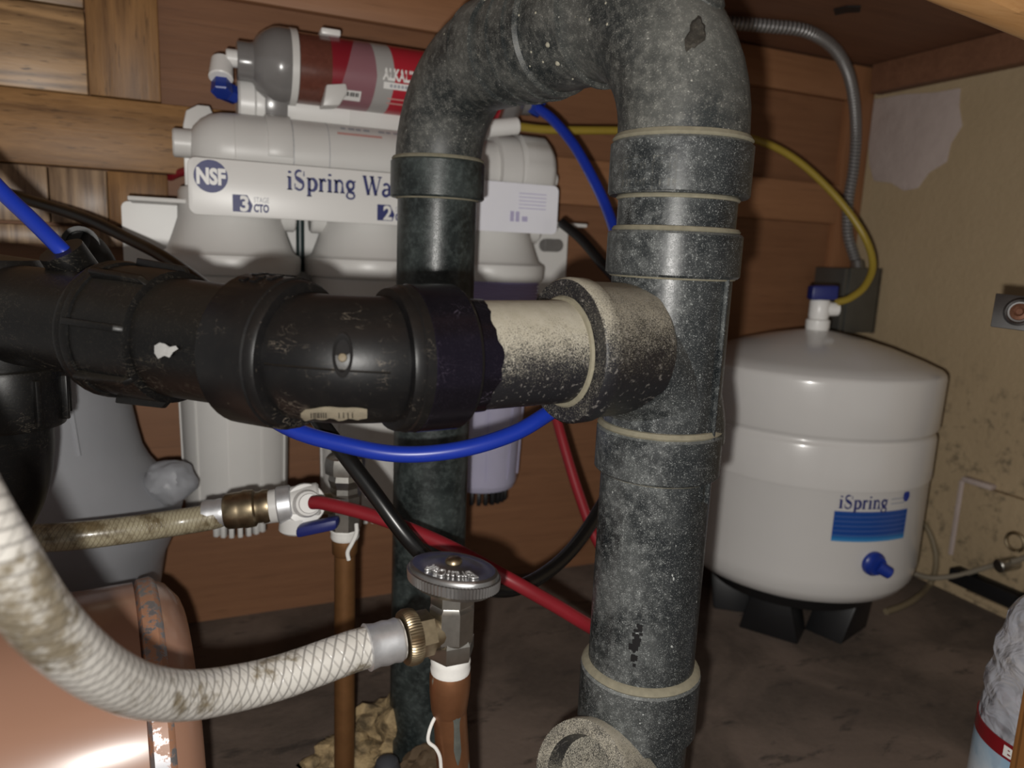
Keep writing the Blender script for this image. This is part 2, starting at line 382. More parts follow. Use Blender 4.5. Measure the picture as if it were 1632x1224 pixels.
def text_bm(body, size, fn, extrude=0.0, offset=0.0, shear=0.0):
    """letters of the built-in font, every vertex sent through fn(x, y, z)"""
    cu = bpy.data.curves.new('txt', 'FONT'); cu.body = body; cu.size = size; cu.extrude = extrude; cu.resolution_u = 3; cu.offset = offset; cu.shear = shear
    to = bpy.data.objects.new('txt', cu); COL.objects.link(to)
    dg = bpy.context.evaluated_depsgraph_get(); me = bpy.data.meshes.new_from_object(to.evaluated_get(dg))
    bm = BM(); bm.from_mesh(me); bpy.data.objects.remove(to); bpy.data.curves.remove(cu); bpy.data.meshes.remove(me)
    w = max((v.co.x for v in bm.verts), default=0)
    for v in bm.verts: v.co = fn(v.co.x, v.co.y, v.co.z, w)
    return bm

# serif letters as ribbons: strokes of (x, y, width)
def arc(cx, cy, rx, ry, a0, a1, w0, w1, n=9):
    o = []
    for k in range(n):
        t = k/(n-1); a = R_(a0+(a1-a0)*t); w = w0+(w1-w0)*math.sin(math.pi*t)
        o.append((cx+rx*math.cos(a), cy+ry*math.sin(a), w))
    return o
SER = lambda x, y, l=.13: [(x-l, y, .05), (x+l, y, .05)]
GL = {
 'i': (.34, [[(.15,0,.13),(.15,.64,.13)], SER(.15,.025), [(.02,.62,.05),(.15,.62,.07)], [(.15,.80,.0),(.15,.82,.13),(.15,.90,.13),(.15,.93,.0)]]),
 'S': (.66, [[(.54,.95,.03),(.54,.70,.05)], arc(.30,.73,.20,.23,55,190,.06,.10)+[(.17,.60,.15),(.32,.50,.18),(.46,.40,.15)]+arc(.30,.26,.21,.24,20,-145,.10,.08), [(.08,.05,.03),(.08,.32,.05)]]),
 'p': (.62, [[(.15,-.26,.13),(.15,.64,.13)], SER(.15,-.24), [(.02,.62,.05),(.15,.62,.07)], arc(.30,.32,.22,.30,140,-140,.05,.15)]),
 'r': (.46, [[(.15,0,.13),(.15,.64,.13)], SER(.15,.025), [(.02,.62,.05),(.15,.62,.07)], arc(.32,.40,.15,.22,165,70,.06,.10), [(.36,.50,.0),(.36,.52,.12),(.36,.58,.12),(.36,.60,.0)]]),
 'n': (.66, [[(.15,0,.13),(.15,.64,.13)], SER(.15,.025), [(.02,.62,.05),(.15,.62,.07)], arc(.32,.40,.17,.22,165,0,.06,.11)+[(.49,.02,.13)], SER(.49,.025)]),
 'g': (.58, [arc(.26,.42,.18,.21,0,360,.10,.13,15), [(.40,.60,.05),(.54,.63,.07)], [(.14,.24,.05),(.12,.14,.07),(.26,.09,.12),(.42,.05,.12)]+arc(.27,-.10,.21,.15,40,-180,.09,.07)+[(.10,.02,.06),(.2,.08,.05)]]),
 'W': (1.06, [[(.10,.95,.13),(.33,0,.13)], [(.33,0,.05),(.54,.92,.05)], [(.50,.95,.13),(.74,0,.13)], [(.74,0,.05),(.97,.95,.05)], SER(.10,.95,.11), SER(.50,.95,.12), SER(.95,.95,.11)]),
 'a': (.56, [arc(.26,.44,.17,.19,150,0,.10,.10)+[(.43,.10,.13),(.53,.03,.05)], [(.42,.38,.05),(.24,.33,.08)]+arc(.24,.17,.16,.16,100,330,.10,.13)]),
 't': (.42, [[(.18,.84,.03),(.18,.14,.13),(.26,.03,.08),(.40,.07,.03)], [(.03,.62,.05),(.37,.62,.05)]]),
 'e': (.56, [[(.08,.36,.05),(.44,.36,.05)], arc(.27,.32,.20,.30,10,315,.06,.14,13)]),
 ' ': (.34, []),
}
def serif(bm, s, size, fn):
    x0 = 0
    for ch in s:
        adv, st = GL[ch]
        for pl in st:
            prev = None
            for i, (x, y, w) in enumerate(pl):
                xa, ya = pl[max(i-1, 0)][:2]; xb, yb = pl[min(i+1, len(pl)-1)][:2]
                dx, dy = xb-xa, yb-ya; L = math.hypot(dx, dy) or 1; w *= 1.3; nx, ny = -dy/L*w/2, dx/L*w/2
                cur = (bm.verts.new(fn((x0+x+nx)*size, (y+ny)*size)), bm.verts.new(fn((x0+x-nx)*size, (y-ny)*size)))
                if prev:
                    try: bm.faces.new((prev[0], prev[1], cur[1], cur[0]))
                    except ValueError: pass
                prev = cur
        x0 += adv
    return x0*size

# ================================================================ the setting
XR, YB, ZC = 0.935, 0.84, 0.715
struct('floor', box(BM(), (.2, .36, -.012), 1.5, 1.0, .024), M['floor'])
wb = struct('wall_back', box(BM(), (.2425, YB+.020, .355), 1.385, .02, .75), M['brown_panel'])
def wood_piece(name, x0, x1, z0, z1, mat, proud=0.0, label=None):
    b = soften(box(BM(), ((x0+x1)/2, YB+.005-proud/2, (z0+z1)/2), x1-x0, .012+proud, z1-z0), .0012)
    return struct(name, b, mat, wb, label=label)
wood_piece('rail', -.45, .060, .4905, .5565, M['oak_x'], .004, 'light oak rail at the left end of the back wall')
wood_piece('rail', .061, .886, .4895, .545, M['brown_rail'], .002)
wood_piece('rail', -.014, .886, .664, .713, M['brown_rail'], .001)
wood_piece('stile', -.0768, -.0155, .558, .713, M['oak_z'], .001, 'light oak stile above the rail')
wood_piece('stile', .887, .934, 0, .713, M['brown_stile'], .001)
wood_piece('plank', -.45, -.078, .558, .6335, M['oak_plank'], -.002, 'rough varnished oak plank')
wood_piece('plank', -.45, -.078, .635, .713, M['oak_plank'], -.0025, 'rough varnished oak plank')
for i, (a, b) in enumerate(((-.45, -.116), (-.115, -.0665), (-.066, -.0125))):
    wood_piece('oak_block', a, b, .4375, .4895, M['oak_block' if i < 2 else 'oak_z'], -.001-.001*(i % 2), 'varnished oak block with upright grain')
wood_piece('plank', -.45, -.05, .4165, .4345, M['oak_block'], .004, 'narrow varnished oak strip under the blocks')

wr = struct('wall_right', box(BM(), (XR+.011, .40, .355), .02, .90, .75), M['plaster'])
# trowelled patch: an irregular skin of filler
pts = [(1392,158),(1440,150),(1490,147),(1530,140),(1528,170),(1533,200),(1515,228),(1508,258),(1480,275),(1462,300),(1440,304),(1420,292),(1392,288),(1385,262),(1383,200)]
q = [PX(x, y, XR-.0005) for x, y in pts]
struct('patch', soften(prism(BM(), q, (.006, 0, 0)), .0008), M['patch'], wr, label='mauve grey filler patch near the ceiling')
# access plate
a0, a1 = PX(1521, 905, XR), PX(1545, 772, XR); ytop, ybot = a1.y, a0.y
y0 = (a0.y+a1.y)/2; zt, zb = a1.z+.004, a0.z+.012; y1 = y0-.20
b = soften(box(BM(), (XR-.004, (y0+y1)/2, (zt+zb)/2), .012, y0-y1, zt-zb), .002)
struct('access_plate', b, M['plaster'], wr)
b = BM(); box(b, (XR-.005, y0+.003, (zt+zb)/2+.004), .012, .007, zt-zb-.006); box(b, (XR-.005, y0-.016, zt+.003), .012, .040, .007)
struct('caulk_edge', soften(b, .0018), M['patch'], wr, label='pale caulk along the plate edge')
b = soften(box(BM(), (XR-.008, (y0+y1)/2-.004, zb-.016), .022, y0-y1, .020), .002)  # solid black strip, its colour stands for the shade of a gap
struct('gap_and_ledge', b, M['blackplastic'], wr, label='black strip in place of the shaded gap under the plate')
b = soften(box(BM(), (XR-.010, (y0+y1)/2-.02, zb-.030), .024, y0-y1-.02, .008), .002)
struct('gap_and_ledge', b, M['plaster'], wr)

struct('ceiling', box(BM(), (.2, .40, ZC+.012), 1.5, .92, .022), M['ceil'])
c = PZ(1350, 16, ZC); ce = bpy.data.objects['ceiling']; b = prism(BM(), [PZ(x, y, ZC+.0002) for x, y in ((1329,14),(1350,9),(1372,9),(1371,18),(1350,19),(1331,23))], (0,0,-.0012)); struct('slot_mark', b, M['blackplastic'], ce, label='black slot mark on the underside board')  # thin black sliver laid on the board for a dark slot
b = soften(box(BM(), (XR-.011, .42, .695), .022, .82, .040), .0015)
struct('trim_1', b, M['ceil'], label='brown cleat along the top of the right wall')
# front rail and mullion of the cabinet opening
ra, rb = P(1440, 0, .335), P(1632, 75, .398); d = (rb-ra); d.z = 0; d.normalize(); nrm = Vector((d.y, -d.x, 0))
zr = (ra.z+rb.z)/2
b = BM(); prof = []
for k in range(7):
    a = R_(90*k/6); prof.append((-.014*(1-math.sin(a)) , .014*(1-math.cos(a))))
sec = [(0, .16), (0, .008)] + [(.008-.008*math.cos(R_(90*k/6)), .008-.008*math.sin(R_(90*k/6))) for k in range(1, 7)] + [(.014, 0), (.0195, .0025), (.022, .008), (.022, .16)]
s0, s1 = ra - d*.45, ra + d*.68
prism(b, [s0 + nrm*u + Vector((0, 0, zr-s0.z+v)) for u, v in sec], s1-s0)
struct('trim_2', b, M['front_oak'], label='golden wooden front rail across the top right corner')
ma = P(1607, 1224, .367)
b = soften(box(BM(), (ma.x+.031, ma.y-.010, .270), .060, .022, .545), .002)
struct('trim_3', b, M['front_stile'], label='brown front stile at the bottom right corner')

# ================================================================ grey drain pipes
LX, LY, RX, RY = .176, .548, .231, .322
A = Vector((RX, RY, .3835)); K = P(548, 576, .303); LP = P(115, 514, .363)
dr = thing('drain_pipe', 'grey dusty drain pipe loop of two uprights joined by a big return bend', 'pipe', (RX, RY, 0))
V = Vector
def hub(name, o, ax, t0, t1, r, mat, lip=.0012, rim=None, **k):
    return obj(name, lathe(BM(), o, ax, [(t0, r-.004), (t0, r-lip), (t0+lip, r), (t1-lip, r), (t1, r-lip), (t1, r-.005)], 40), mat, dr, **k)
def bead(o, ax, t, r, w=.0022):
    j = [random.uniform(.75, 1.25) for _ in range(40)]
    return obj('glue_bead', lathe(BM(), o, ax, [(t-w, r-.003), (t-w*.6, r), (t, r+w*.5), (t+w*.7, r), (t+w, r-.003)], 40, mod=lambda i, a, rr: rr + (.0006*(j[int(a/6.2832*40) % 40]-1) if i in (1,2,3) else 0)), M['bead'], dr)
UPV = V((0, 0, 1)); Lo, Ro = V((LX, LY, 0)), V((RX, RY, 0))
obj('upright_pipe', lathe(BM(), Lo, UPV, [(0, .0297), (.42, .0297), (.48, .0297)], 40), M['abs_rear'], dr, label='dark rear upright pipe standing on the floor')
hub('coupling', Lo, UPV, .4655, .4925, .0352, M['abs_rear']); bead(Lo, UPV, .4935, .0335, .002); bead(Lo, UPV, .4655, .0305, .0015)
# return bend
zs, rb_, ztop = .487, .066, .553
dv = V((RX-LX, RY-LY, 0)); sepn = dv.length; dv.normalize()
pl = [V((LX, LY, zs))]
for k in range(13):
    a = R_(90*k/12); pl.append(V((LX, LY, zs+.004)) + dv*(rb_*(1-math.cos(a))) + UPV*(rb_*math.sin(a)))
pr = [V((RX, RY, zs))]
for k in range(13):
    a = R_(90*k/12); pr.append(V((RX, RY, zs+.004)) - dv*(rb_*(1-math.cos(a))) + UPV*(rb_*math.sin(a)))
path = pl + pr[::-1]
mid1, mid2 = V((LX, LY, zs+.004+rb_))+dv*rb_, V((RX, RY, zs+.004+rb_))-dv*rb_; mv = mid2-mid1
half = V((mid1+mv*.5))
obj('return_bend', sweep(BM(), pl + [half], .0318, 40), M['abs_bend'], dr)
obj('return_bend', sweep(BM(), pr + [half], .0325, 40), M['abs_bend'], dr)
def ring(name, t, r0, w): return obj(name, lathe(BM(), mid1+mv*t, mv, [(-w, r0-.004), (-w*.6, r0), (w*.6, r0), (w, r0-.004)], 40), M['abs_bend'], dr)
obj('coupling', lathe(BM(), mid1, mv, [(-.004, .030), (-.003, .0345), (.020, .0345), (.0205, .0325)], 40), M['abs_bend'], dr)
obj('coupling', lathe(BM(), mid1, mv, [(.030, .031), (.031, .0352), (.066, .0352), (.068, .033)], 40), M['abs_bend'], dr)
for t_, r_ in ((-.03, .0335), (.40, .0350), (.56, .0352), (1.02, .0345)): ring('ridge', t_, r_+.0012, .0013)
e = V((RX, RY, zs+.004))-dv*rb_ + (dv*.88+UPV*.47)*(rb_)   # boss on the outer bend
out = (dv*.75+UPV*.66).normalized()
obj('boss', lathe(BM(), V((RX,RY,zs+.004))-dv*rb_+out*(rb_+.026), out, [(0, .012), (.006, .0115), (.008, .009), (.0085, .0)], 20), M['abs_bend'], dr)
b = BM()
for k in range(90):
    t_ = random.choice((-.55, -.2, .02, .40, .56, .8, 1.1, 1.3, 1.5))+random.gauss(0, .10); an = R_(random.uniform(20, 165)); c = mid1+mv*t_
    if t_ < 0: c = V((LX, LY, zs+.004))+dv*(rb_*(1-math.cos(R_(90*(1+t_*.8)))))+UPV*(rb_*math.sin(R_(90*(1+t_*.8))))
    if t_ > 1: c = V((RX, RY, zs+.004))-dv*(rb_*(1-math.cos(R_(90*(1-(t_-1)*.8)))))+UPV*(rb_*math.sin(R_(90*(1-(t_-1)*.8))))
    sdv = V((dv.y, -dv.x, 0)); sdv = sdv if sdv.dot(CP-c) > 0 else -sdv
    n = sdv*math.sin(an)+UPV*math.cos(an)*(1 if t_ > 0 else .5); n.normalize(); rr = (.0333 if t_ < 1 else .0326) if t_ > 0 else .0318
    sz = random.choice((.0004,.0005,.0006,.0008,.0012))
    lathe(b, c+n*(rr-.0006), n, [(0, sz*1.3), (sz*.6, sz), (sz*1.0, sz*.45), (sz*1.1, 0)], 8, caps=False)
sp_ = obj('splatter', b, plain('cream_splatter', (.34,.32,.25), .7), dr, label='cream paint and plaster splatter'); sp_['kind'] = 'stuff'
# right upright: bend hub, nipple, tee
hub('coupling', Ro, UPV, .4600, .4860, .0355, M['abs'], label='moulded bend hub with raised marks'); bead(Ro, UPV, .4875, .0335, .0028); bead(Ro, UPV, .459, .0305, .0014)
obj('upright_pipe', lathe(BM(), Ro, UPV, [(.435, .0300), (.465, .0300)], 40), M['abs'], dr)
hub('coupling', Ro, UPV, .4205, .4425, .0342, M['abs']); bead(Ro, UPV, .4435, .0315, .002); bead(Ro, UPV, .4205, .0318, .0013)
# tee body with a swept inlet, one mesh
h = (K-A); h.normalize(); h = V((h.x, h.y, 0)).normalized()
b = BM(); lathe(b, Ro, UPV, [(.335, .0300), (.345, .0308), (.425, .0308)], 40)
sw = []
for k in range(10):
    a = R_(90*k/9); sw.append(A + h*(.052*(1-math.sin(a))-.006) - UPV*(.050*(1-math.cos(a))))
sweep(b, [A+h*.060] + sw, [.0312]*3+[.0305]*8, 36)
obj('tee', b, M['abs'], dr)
b = soften(box(BM(), A + V((.012, -.0292, -.01)), .0013, .003, .135), .0004)
obj('mould_seam', b, M['abs'], dr)
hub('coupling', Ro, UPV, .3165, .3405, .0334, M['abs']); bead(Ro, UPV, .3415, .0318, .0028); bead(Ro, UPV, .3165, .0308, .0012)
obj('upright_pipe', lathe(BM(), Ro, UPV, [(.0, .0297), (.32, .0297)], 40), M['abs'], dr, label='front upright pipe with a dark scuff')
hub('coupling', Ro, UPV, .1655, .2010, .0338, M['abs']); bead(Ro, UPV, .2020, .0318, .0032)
# raised marks on the bend hub: a framed box of small bars, no readable letters
b = BM()
def onpipe(r, px_, py_, o=Ro):
    an, z = PCYL(px_, py_, o.x, o.y, r); return an, z
a1_, z1_ = onpipe(.0356, 995, 252); a2_, z2_ = onpipe(.0356, 1075, 304)
def barp(b, r, an, z, da, dz, o=Ro, t=.0004):
    c = V((o.x+r*math.cos(an), o.y+r*math.sin(an), z)); n = V((math.cos(an), math.sin(an), 0)); tg = V((-n.y, n.x, 0))
    box(b, c, da*r, t, dz, (tg, n, UPV))
N = 14
for k in range(N):
    an = a1_+(a2_-a1_)*(k+.5)/N; w = abs(a2_-a1_)/N
    for zz in (z1_, z2_): barp(b, .0356, an, zz, w*1.02, .0006)
    if k % 4 != 3:
        for q_ in (.25, .72): barp(b, .0356, an, z2_+(z1_-z2_)*q_, w*.45, abs(z1_-z2_)*random.uniform(.16, .26))
for an in (a1_, a1_+(a2_-a1_)*.62, a2_): barp(b, .0356, an, (z1_+z2_)/2, .02, abs(z1_-z2_))
obj('raised_marks', b, M['abs_bend'], dr)
# dark scuff: a chipped flake standing on the pipe
b = BM()
for k in range(26):
    yy = random.gauss(1022, 16); xx = 1012 + random.gauss(0, 5)*(1-abs(yy-1022)/60)
    an, z = onpipe(.0298, xx, yy); barp(b, .0298, an, z, random.uniform(.03, .09), random.uniform(.001, .004), t=.0005)
obj('scuff', b, M['blackplastic'], dr)
# cleanout hub at the foot
g0 = P(885, 1240, .418); ax = (g0 - V((RX, RY, g0.z+.01))).normalized()
fc = V((RX, RY, .150)) + V((-.66, -.30, 0)).normalized()*.034
axf = V((-.66, -.30, .35)).normalized()
obj('foot_inlet', lathe(BM(), fc, axf, [(-.02, .0285), (.018, .0285), (.022, .0275), (.022, .020), (.010, .0185), (.010, 0)], 36), M['hub'], dr, label='dusty capped inlet at the foot')
# inlet hub and branch
obj('inlet_hub', lathe(BM(), A, h, [(.020, .0300), (.024, .0330), (.054, .0336), (.056, .0352), (.0640, .0354), (.0655, .0344), (.0655, .0255), (.058, .0252)], 44), M['hub'], dr, label='tee inlet hub half covered in pale overspray')
brd = (K-A).normalized()
bL = (K-A).length
obj('branch_pipe', lathe(BM(), A, brd, [(.040, .0248), (bL-.031, .0248)], 44), M['branch'], dr, label='short branch pipe covered on top with pale overspray')
bead(A, brd, .0662, .0262, .0016)
rd = -brd; ldr = (LP-K).normalized()
j = [random.uniform(-1, 1) for _ in range(64)]
jj = [j[i]*.6+j[(i+1) % 64]*.25+.9*math.sin(i*.45) for i in range(64)]
b = BM(); lathe(b, K, rd, [(.044, .0256), (.052, .0256), (.0600, .0255), (.0602, .0248)], 64)
for v in b.verts:
    t = (v.co-K).dot(rd)
    if t > .056:
        rv = v.co-K-rd*t; ang = math.atan2(rv.dot(UPV), rv.dot(rd.cross(UPV))); v.co += rd*(.0016*jj[int((ang+math.pi)/(2*math.pi)*63.99)])
obj('solvent_sleeve', b, M['primer'], dr, label='jagged black sleeve edge on the pale branch')
# black elbow
p0, p1 = K+ldr*.018, K+rd*.022
el = [K+ldr*.047, K+ldr*.030] + [p0*(1-t)**2 + K*2*t*(1-t) + p1*t*t for t in [i/14 for i in range(15)]] + [K+rd*.035, K+rd*.048]
obj('elbow', sweep(BM(), el, .0266, 44), M['black'], dr, label='black elbow with a mould mark')
obj('elbow_hub', lathe(BM(), K, ldr, [(.0195, .0262), (.0202, .0302), (.0215, .0312), (.0245, .0314), (.0250, .0322), (.0470, .0325), (.0482, .0316), (.0482, .025)], 44), M['black'], dr)
obj('elbow_hub', lathe(BM(), K, rd, [(.0185, .0260), (.0191, .0300), (.0205, .0306), (.0233, .0306), (.0239, .0314), (.0475, .0316), (.0490, .0308), (.0490, .0250)], 44), M['black'], dr)
obj('primer_band', lathe(BM(), K, rd, [(.0275, .0314), (.0280, .0318), (.0473, .0319), (.0477, .0314)], 44, caps=False), M['primer'], dr, label='glossy purple primer band on the hub')
bc = (p0+K*2+p1)/4; outn = (CP-bc); outn.z = 0; outn.normalize()
gate = P(546, 568, .290)
def near_path(pl_, p):
    best = None
    for a, b_ in zip(pl_, pl_[1:]):
        ab = b_-a
        if ab.length < 1e-9: continue
        t = max(0, min(1, (p-a).dot(ab)/ab.dot(ab))); c = a+ab*t; d_ = (p-c).length
        if best is None or d_ < best[0]: best = (d_, c)
    return best
def on_path(pl_, r_, x, y):                            # where the picture ray first meets a tube of radius r_
    rr = ray(x, y); t = .15; low = (9, t)
    while t < .7:
        d_, c = near_path(pl_, CP+rr*t)
        if d_-r_ < low[0]: low = (d_-r_, t)
        if d_ <= r_+2e-5: break
        t += max((d_-r_)*.7/rr.length, 2e-5)
    else: t = low[1]
    p = CP+rr*t; return p, (p-near_path(pl_, p)[1]).normalized()
def on_elbow(x, y): return on_path(el, .0266, x, y)
b = BM(); rows = []
for q_ in range(5):
    f_ = q_/4; row = []
    for k in range(22):
        a = 2*math.pi*k/22; w_ = 1+.16*math.sin(a*3+1)+.10*math.sin(a*7)
        x, y = 1108+15*f_*w_*math.cos(a)-.30*24*f_*math.sin(a), 55+26*f_*w_*math.sin(a)
        p, n = on_path(pr, .0325, x, y); row.append(b.verts.new(p+n*(.0004 if q_ < 3 else (.0012 if q_ == 3 else .0001))))
    rows.append(row)
for r1, r2 in zip(rows[1:], rows[2:]):
    for k in range(22): b.faces.new((r1[k], r1[(k+1) % 22], r2[(k+1) % 22], r2[k]))
b.faces.new(rows[1]); [b.verts.remove(v) for v in rows[0]]
obj('gate_mark', b, dusty('dirty_black_scar', (.010,.009,.008), (.16,.14,.11), film=.35, speck=.3, top=0, rough=.8), dr, label='dark broken mould mark near the top of the bend')
gp, gn = on_elbow(546, 566)
b = BM(); lathe(b, gp-gn*.001, gn, [(0, .0062), (.0022, .0058), (.0028, .0050), (.0008, .0042), (.0010, .0)], 20)
for v in b.verts:
    dlt = v.co-gp; zc = dlt.dot(UPV); v.co += UPV*zc*.45 - (dlt - UPV*zc - gn*dlt.dot(gn))*.35
obj('gate_mark', b, M['gate'], dr)
b = BM(); lathe(b, gp+gn*.0003-UPV*.001, gn, [(0, .0018), (.0010, .0015), (.0013, .0)], 10); obj('gate_chip', b, M['tancord'], dr)
# seam line round the elbow and torn paper label
sl = []
for x in range(322, 762, 20):
    y = 570 + (x-322)*.10 if x < 400 else 578 + 17*math.sin((x-400)/340*1.9) ; y = min(y, 598)
    if 420 < x < 640: p, n = on_elbow(x, y); sl.append(p+n*.0001)
obj('mould_seam', sweep(BM(), sl, .00045, 6), M['trap'], dr)
b = BM(); uvl = b.loops.layers.uv.active; rows = []
for i in range(15):
    x = 480+105*i/14; top = 651-4*math.sin(i/14*3)+(6 if i == 0 else 0); bot = 667+2*math.sin(i*1.7)-(4 if i == 0 else 0)
    rows.append([b.verts.new(on_elbow(x+(6 if q_ else 0)*0, top+(bot-top)*q_/3)[0] + on_elbow(x, top)[1]*(.0006+.0003*math.sin(i*.9))) for q_ in range(4)])
for r1, r2 in zip(rows, rows[1:]):
    for q_ in range(3): b.faces.new((r1[q_], r1[q_+1], r2[q_+1], r2[q_]))
ret = bmesh.ops.solidify(b, geom=list(b.faces), thickness=-.0002)
lab = obj('torn_label', b, plain('old_paper', (.50,.44,.33), .7, var=.25, scale=300), dr, label='torn paper label stuck under the elbow')
b = BM()
for k in range(12):
    x = 497+k*3.1+random.uniform(-.8, .8) if k < 8 else 540+(k-8)*7
    pp = [on_elbow(x+s_, 654+q_)[0]+on_elbow(x, 654)[1]*.0012 for s_, q_ in ((0,0),(1.4,0),(1.8,9),(.4,9))]
    b.faces.new([b.verts.new(q_) for q_ in pp])
obj('bars', b, M['blackplastic'], lab)
# embossed crest on the left elbow hub
b = BM(); hc = K+ldr*.037
for k in range(9):
    for q_ in range(3):
        an = R_(70+k*7); u1 = ldr.cross(UPV).normalized(); v1 = u1.cross(ldr)
        if v1.z < 0: v1 = -v1
        if u1.dot(CP-hc) < 0: u1 = -u1
        n = u1*math.cos(an)+v1*math.sin(an); tg = -u1*math.sin(an)+v1*math.cos(an)
        if (k+q_) % 3: box(b, hc + ldr*(-.006+q_*.0055) + n*.0325, .0030, .0030, .0008, (ldr, tg, n))
obj('raised_marks', b, M['black'], dr)

# ================================================================ black sink trap with slip nuts
tp = thing('sink_trap', 'black plastic trap with ribbed slip nuts at the left edge', 'trap', (K.x-.16, K.y+.12, 0))
def tl(name, o, ax, prof, mat='trap', seg=40, **k): return obj(name, lathe(BM(), o, ax, prof, seg), M[mat], tp, **k)
tl('adapter_sleeve', K, ldr, [(.0490, .0240), (.0495, .0262), (.092, .0272), (.092, .02)], label='dusty adapter sleeve beside the elbow')
tl('slip_nut', K, ldr, [(.0895, .0270), (.0905, .0300), (.104, .0306), (.122, .0306), (.122, .026)])
nut = tp.children[-1]
tl('nut_flange', K, ldr, [(.121, .028), (.122, .0318), (.1245, .0324), (.126, .0318), (.1278, .0324), (.130, .0318), (.130, .026)])
u1 = ldr.cross(UPV).normalized(); v1 = u1.cross(ldr); v1 = v1 if v1.z > 0 else -v1
if u1.dot(CP-K) < 0: u1 = -u1
for k in range(8):
    an = R_(12+45*k); n = u1*math.cos(an)+v1*math.sin(an); tg = -u1*math.sin(an)+v1*math.cos(an)
    b = soften(prism(BM(), [K+ldr*.090+n*.0295-tg*.0015, K+ldr*.122+n*.0295-tg*.0015, K+ldr*.122+n*.0345-tg*.0015, K+ldr*.093+n*.0328-tg*.0015], tg*.003), .0006)
    obj('rib', b, M['trap'], nut)
te = K+ldr*.218
tl('trap_arm', K, ldr, [(.129, .0240), (.139, .0248), (.215, .0255)])
TB = V((te.x, te.y, 0)); zt = te.z
b = BM(); lathe(b, TB, UPV, [(zt-.040, .0240), (zt-.03, .0262), (zt+.018, .0262), (zt+.027, .022), (zt+.030, .0)], 40)
obj('trap_body', b, M['trap'], tp)
tl('lower_nut', TB, UPV, [(zt-.060, .025), (zt-.060, .0290), (zt-.058, .0298), (zt-.031, .0304), (zt-.029, .0298), (zt-.028, .024)])
ln = tp.children[-1]
for k in range(10):
    an = R_(36*k+22); n = V((math.cos(an), math.sin(an), 0)); obj('rib', soften(box(BM(), TB+n*.0308+UPV*(zt-.045), .003, .004, .024, (n.cross(UPV), n, UPV)), .0006), M['trap'], ln)
tl_pts = [TB+UPV*(zt-.055), TB+UPV*(zt-.075), TB+UPV*(zt-.10)+V((-.006,0,0)), TB+UPV*(zt-.125)+V((-.024,-.004,0)), TB+UPV*(zt-.14)+V((-.055,-.01,0)), TB+UPV*(zt-.135)+V((-.10,-.015,0))]
obj('trap_bend', sweep(BM(), crv(tl_pts, 8), .0225, 36), M['trap'], tp)
# hose port with the blue tube
pt = P(140, 450, .372); tip = P(97, 398, .362)
pd = (P(105, 395, .362)-P(135, 440, .372)).normalized(); pt = tip - pd*.034
tl('hose_port', pt, pd, [(0, .0135), (.020, .0105), (.021, .0112), (.034, .0105), (.034, .004)], seg=24)
# paint smear on the sleeve
def on_cone(x, y, o, ax, r):
    rr = ray(x, y); w = CP-o; d1 = rr-ax*rr.dot(ax); w1 = w-ax*w.dot(ax)
    a = d1.dot(d1); bq = 2*d1.dot(w1); c = w1.dot(w1)-r*r; t = (-bq-math.sqrt(max(bq*bq-4*a*c, 0)))/(2*a); return CP+rr*t
b = BM(); ctr = [(246,551),(254,546),(263,548),(270,553),(280,551),(284,556),(276,561),(270,570),(262,567),(252,572),(246,563)]
sm = [on_cone(x, y, K, ldr, .0276) for x, y in ctr]; mid = on_cone(263, 558, K, ldr, .0283)
cv = b.verts.new(mid); vs = [b.verts.new(p) for p in sm]
for i in range(len(vs)): b.faces.new((cv, vs[i], vs[(i+1) % len(vs)]))
obj('paint_smear', b, M['white_paint_smear'], tp, label='white paint smear on the sleeve')
# dark pipe end behind the trap
bp0 = P(128, 388, .50)
t = thing('rubber_hose', 'small round black hose end behind the sink trap', 'hose', bp0)
obj('cap', lathe(BM(), bp0, (CP-bp0), [(-.02, .008), (-.002, .0115), (.002, .0115), (.002, .0085), (-.002, .008), (-.002, 0)], 24), M['hose_black'], t)
obj('stem', sweep(BM(), crv([bp0, P(150, 400, .51), P(170, 440, .52), P(178, 520, .525), P(175, 570, .53)], 6), .009, 16), M['hose_black'], t)

# ================================================================ reverse-osmosis water filter
FY = .70
wf = thing('water_filter', 'white three canister water filter unit hung on the back wall', 'filter', (.18, .80, .13))
def fo(name, bm, mat, par=None, **k): return obj(name, bm, M[mat] if isinstance(mat, str) else mat, par or wf, **k)
# bracket: back plate, top shelf, wings
b = BM(); q = [(x, z) for x, z in rrect(.470, .080, .006)]
prism(b, [V((.183+x, .795, .420+z)) for x, z in q], (0, .003, 0)); fo('bracket_plate', b, 'white')
bpl = wf.children[-1]
b = soften(box(BM(), (.183, .764, .4605), .452, .062, .004), .001); fo('bracket_shelf', b, 'white')
b = soften(prism(BM(), [(.003,.765,.495),(.003,.770,.53),(.006,.770,.543),(.016,.770,.549),(.026,.770,.549),(.034,.770,.53),(.034,.770,.46),(.003,.770,.46)], (0, .004, 0)), .001)
fo('bracket_ear', b, 'white', label='white bracket ear at the left end')
b = BM(); c0, c1 = PY(868, 391, .795), PY(888, 391, .795); b = lathe(BM(), c0+V((0,-.001,0)), (0,1,0), [(-.0005, .0075), (.001, .0075)], 16)
lathe(b, c1+V((0,-.001,0)), (0,1,0), [(-.0005, .0075), (.001, .0075)], 16); box(b, (c0+c1)/2+V((0,-.0012,0)), (c1-c0).length, .001, .015)
fo('slot', b, 'galv', bpl, label='grey slot in the right wing')
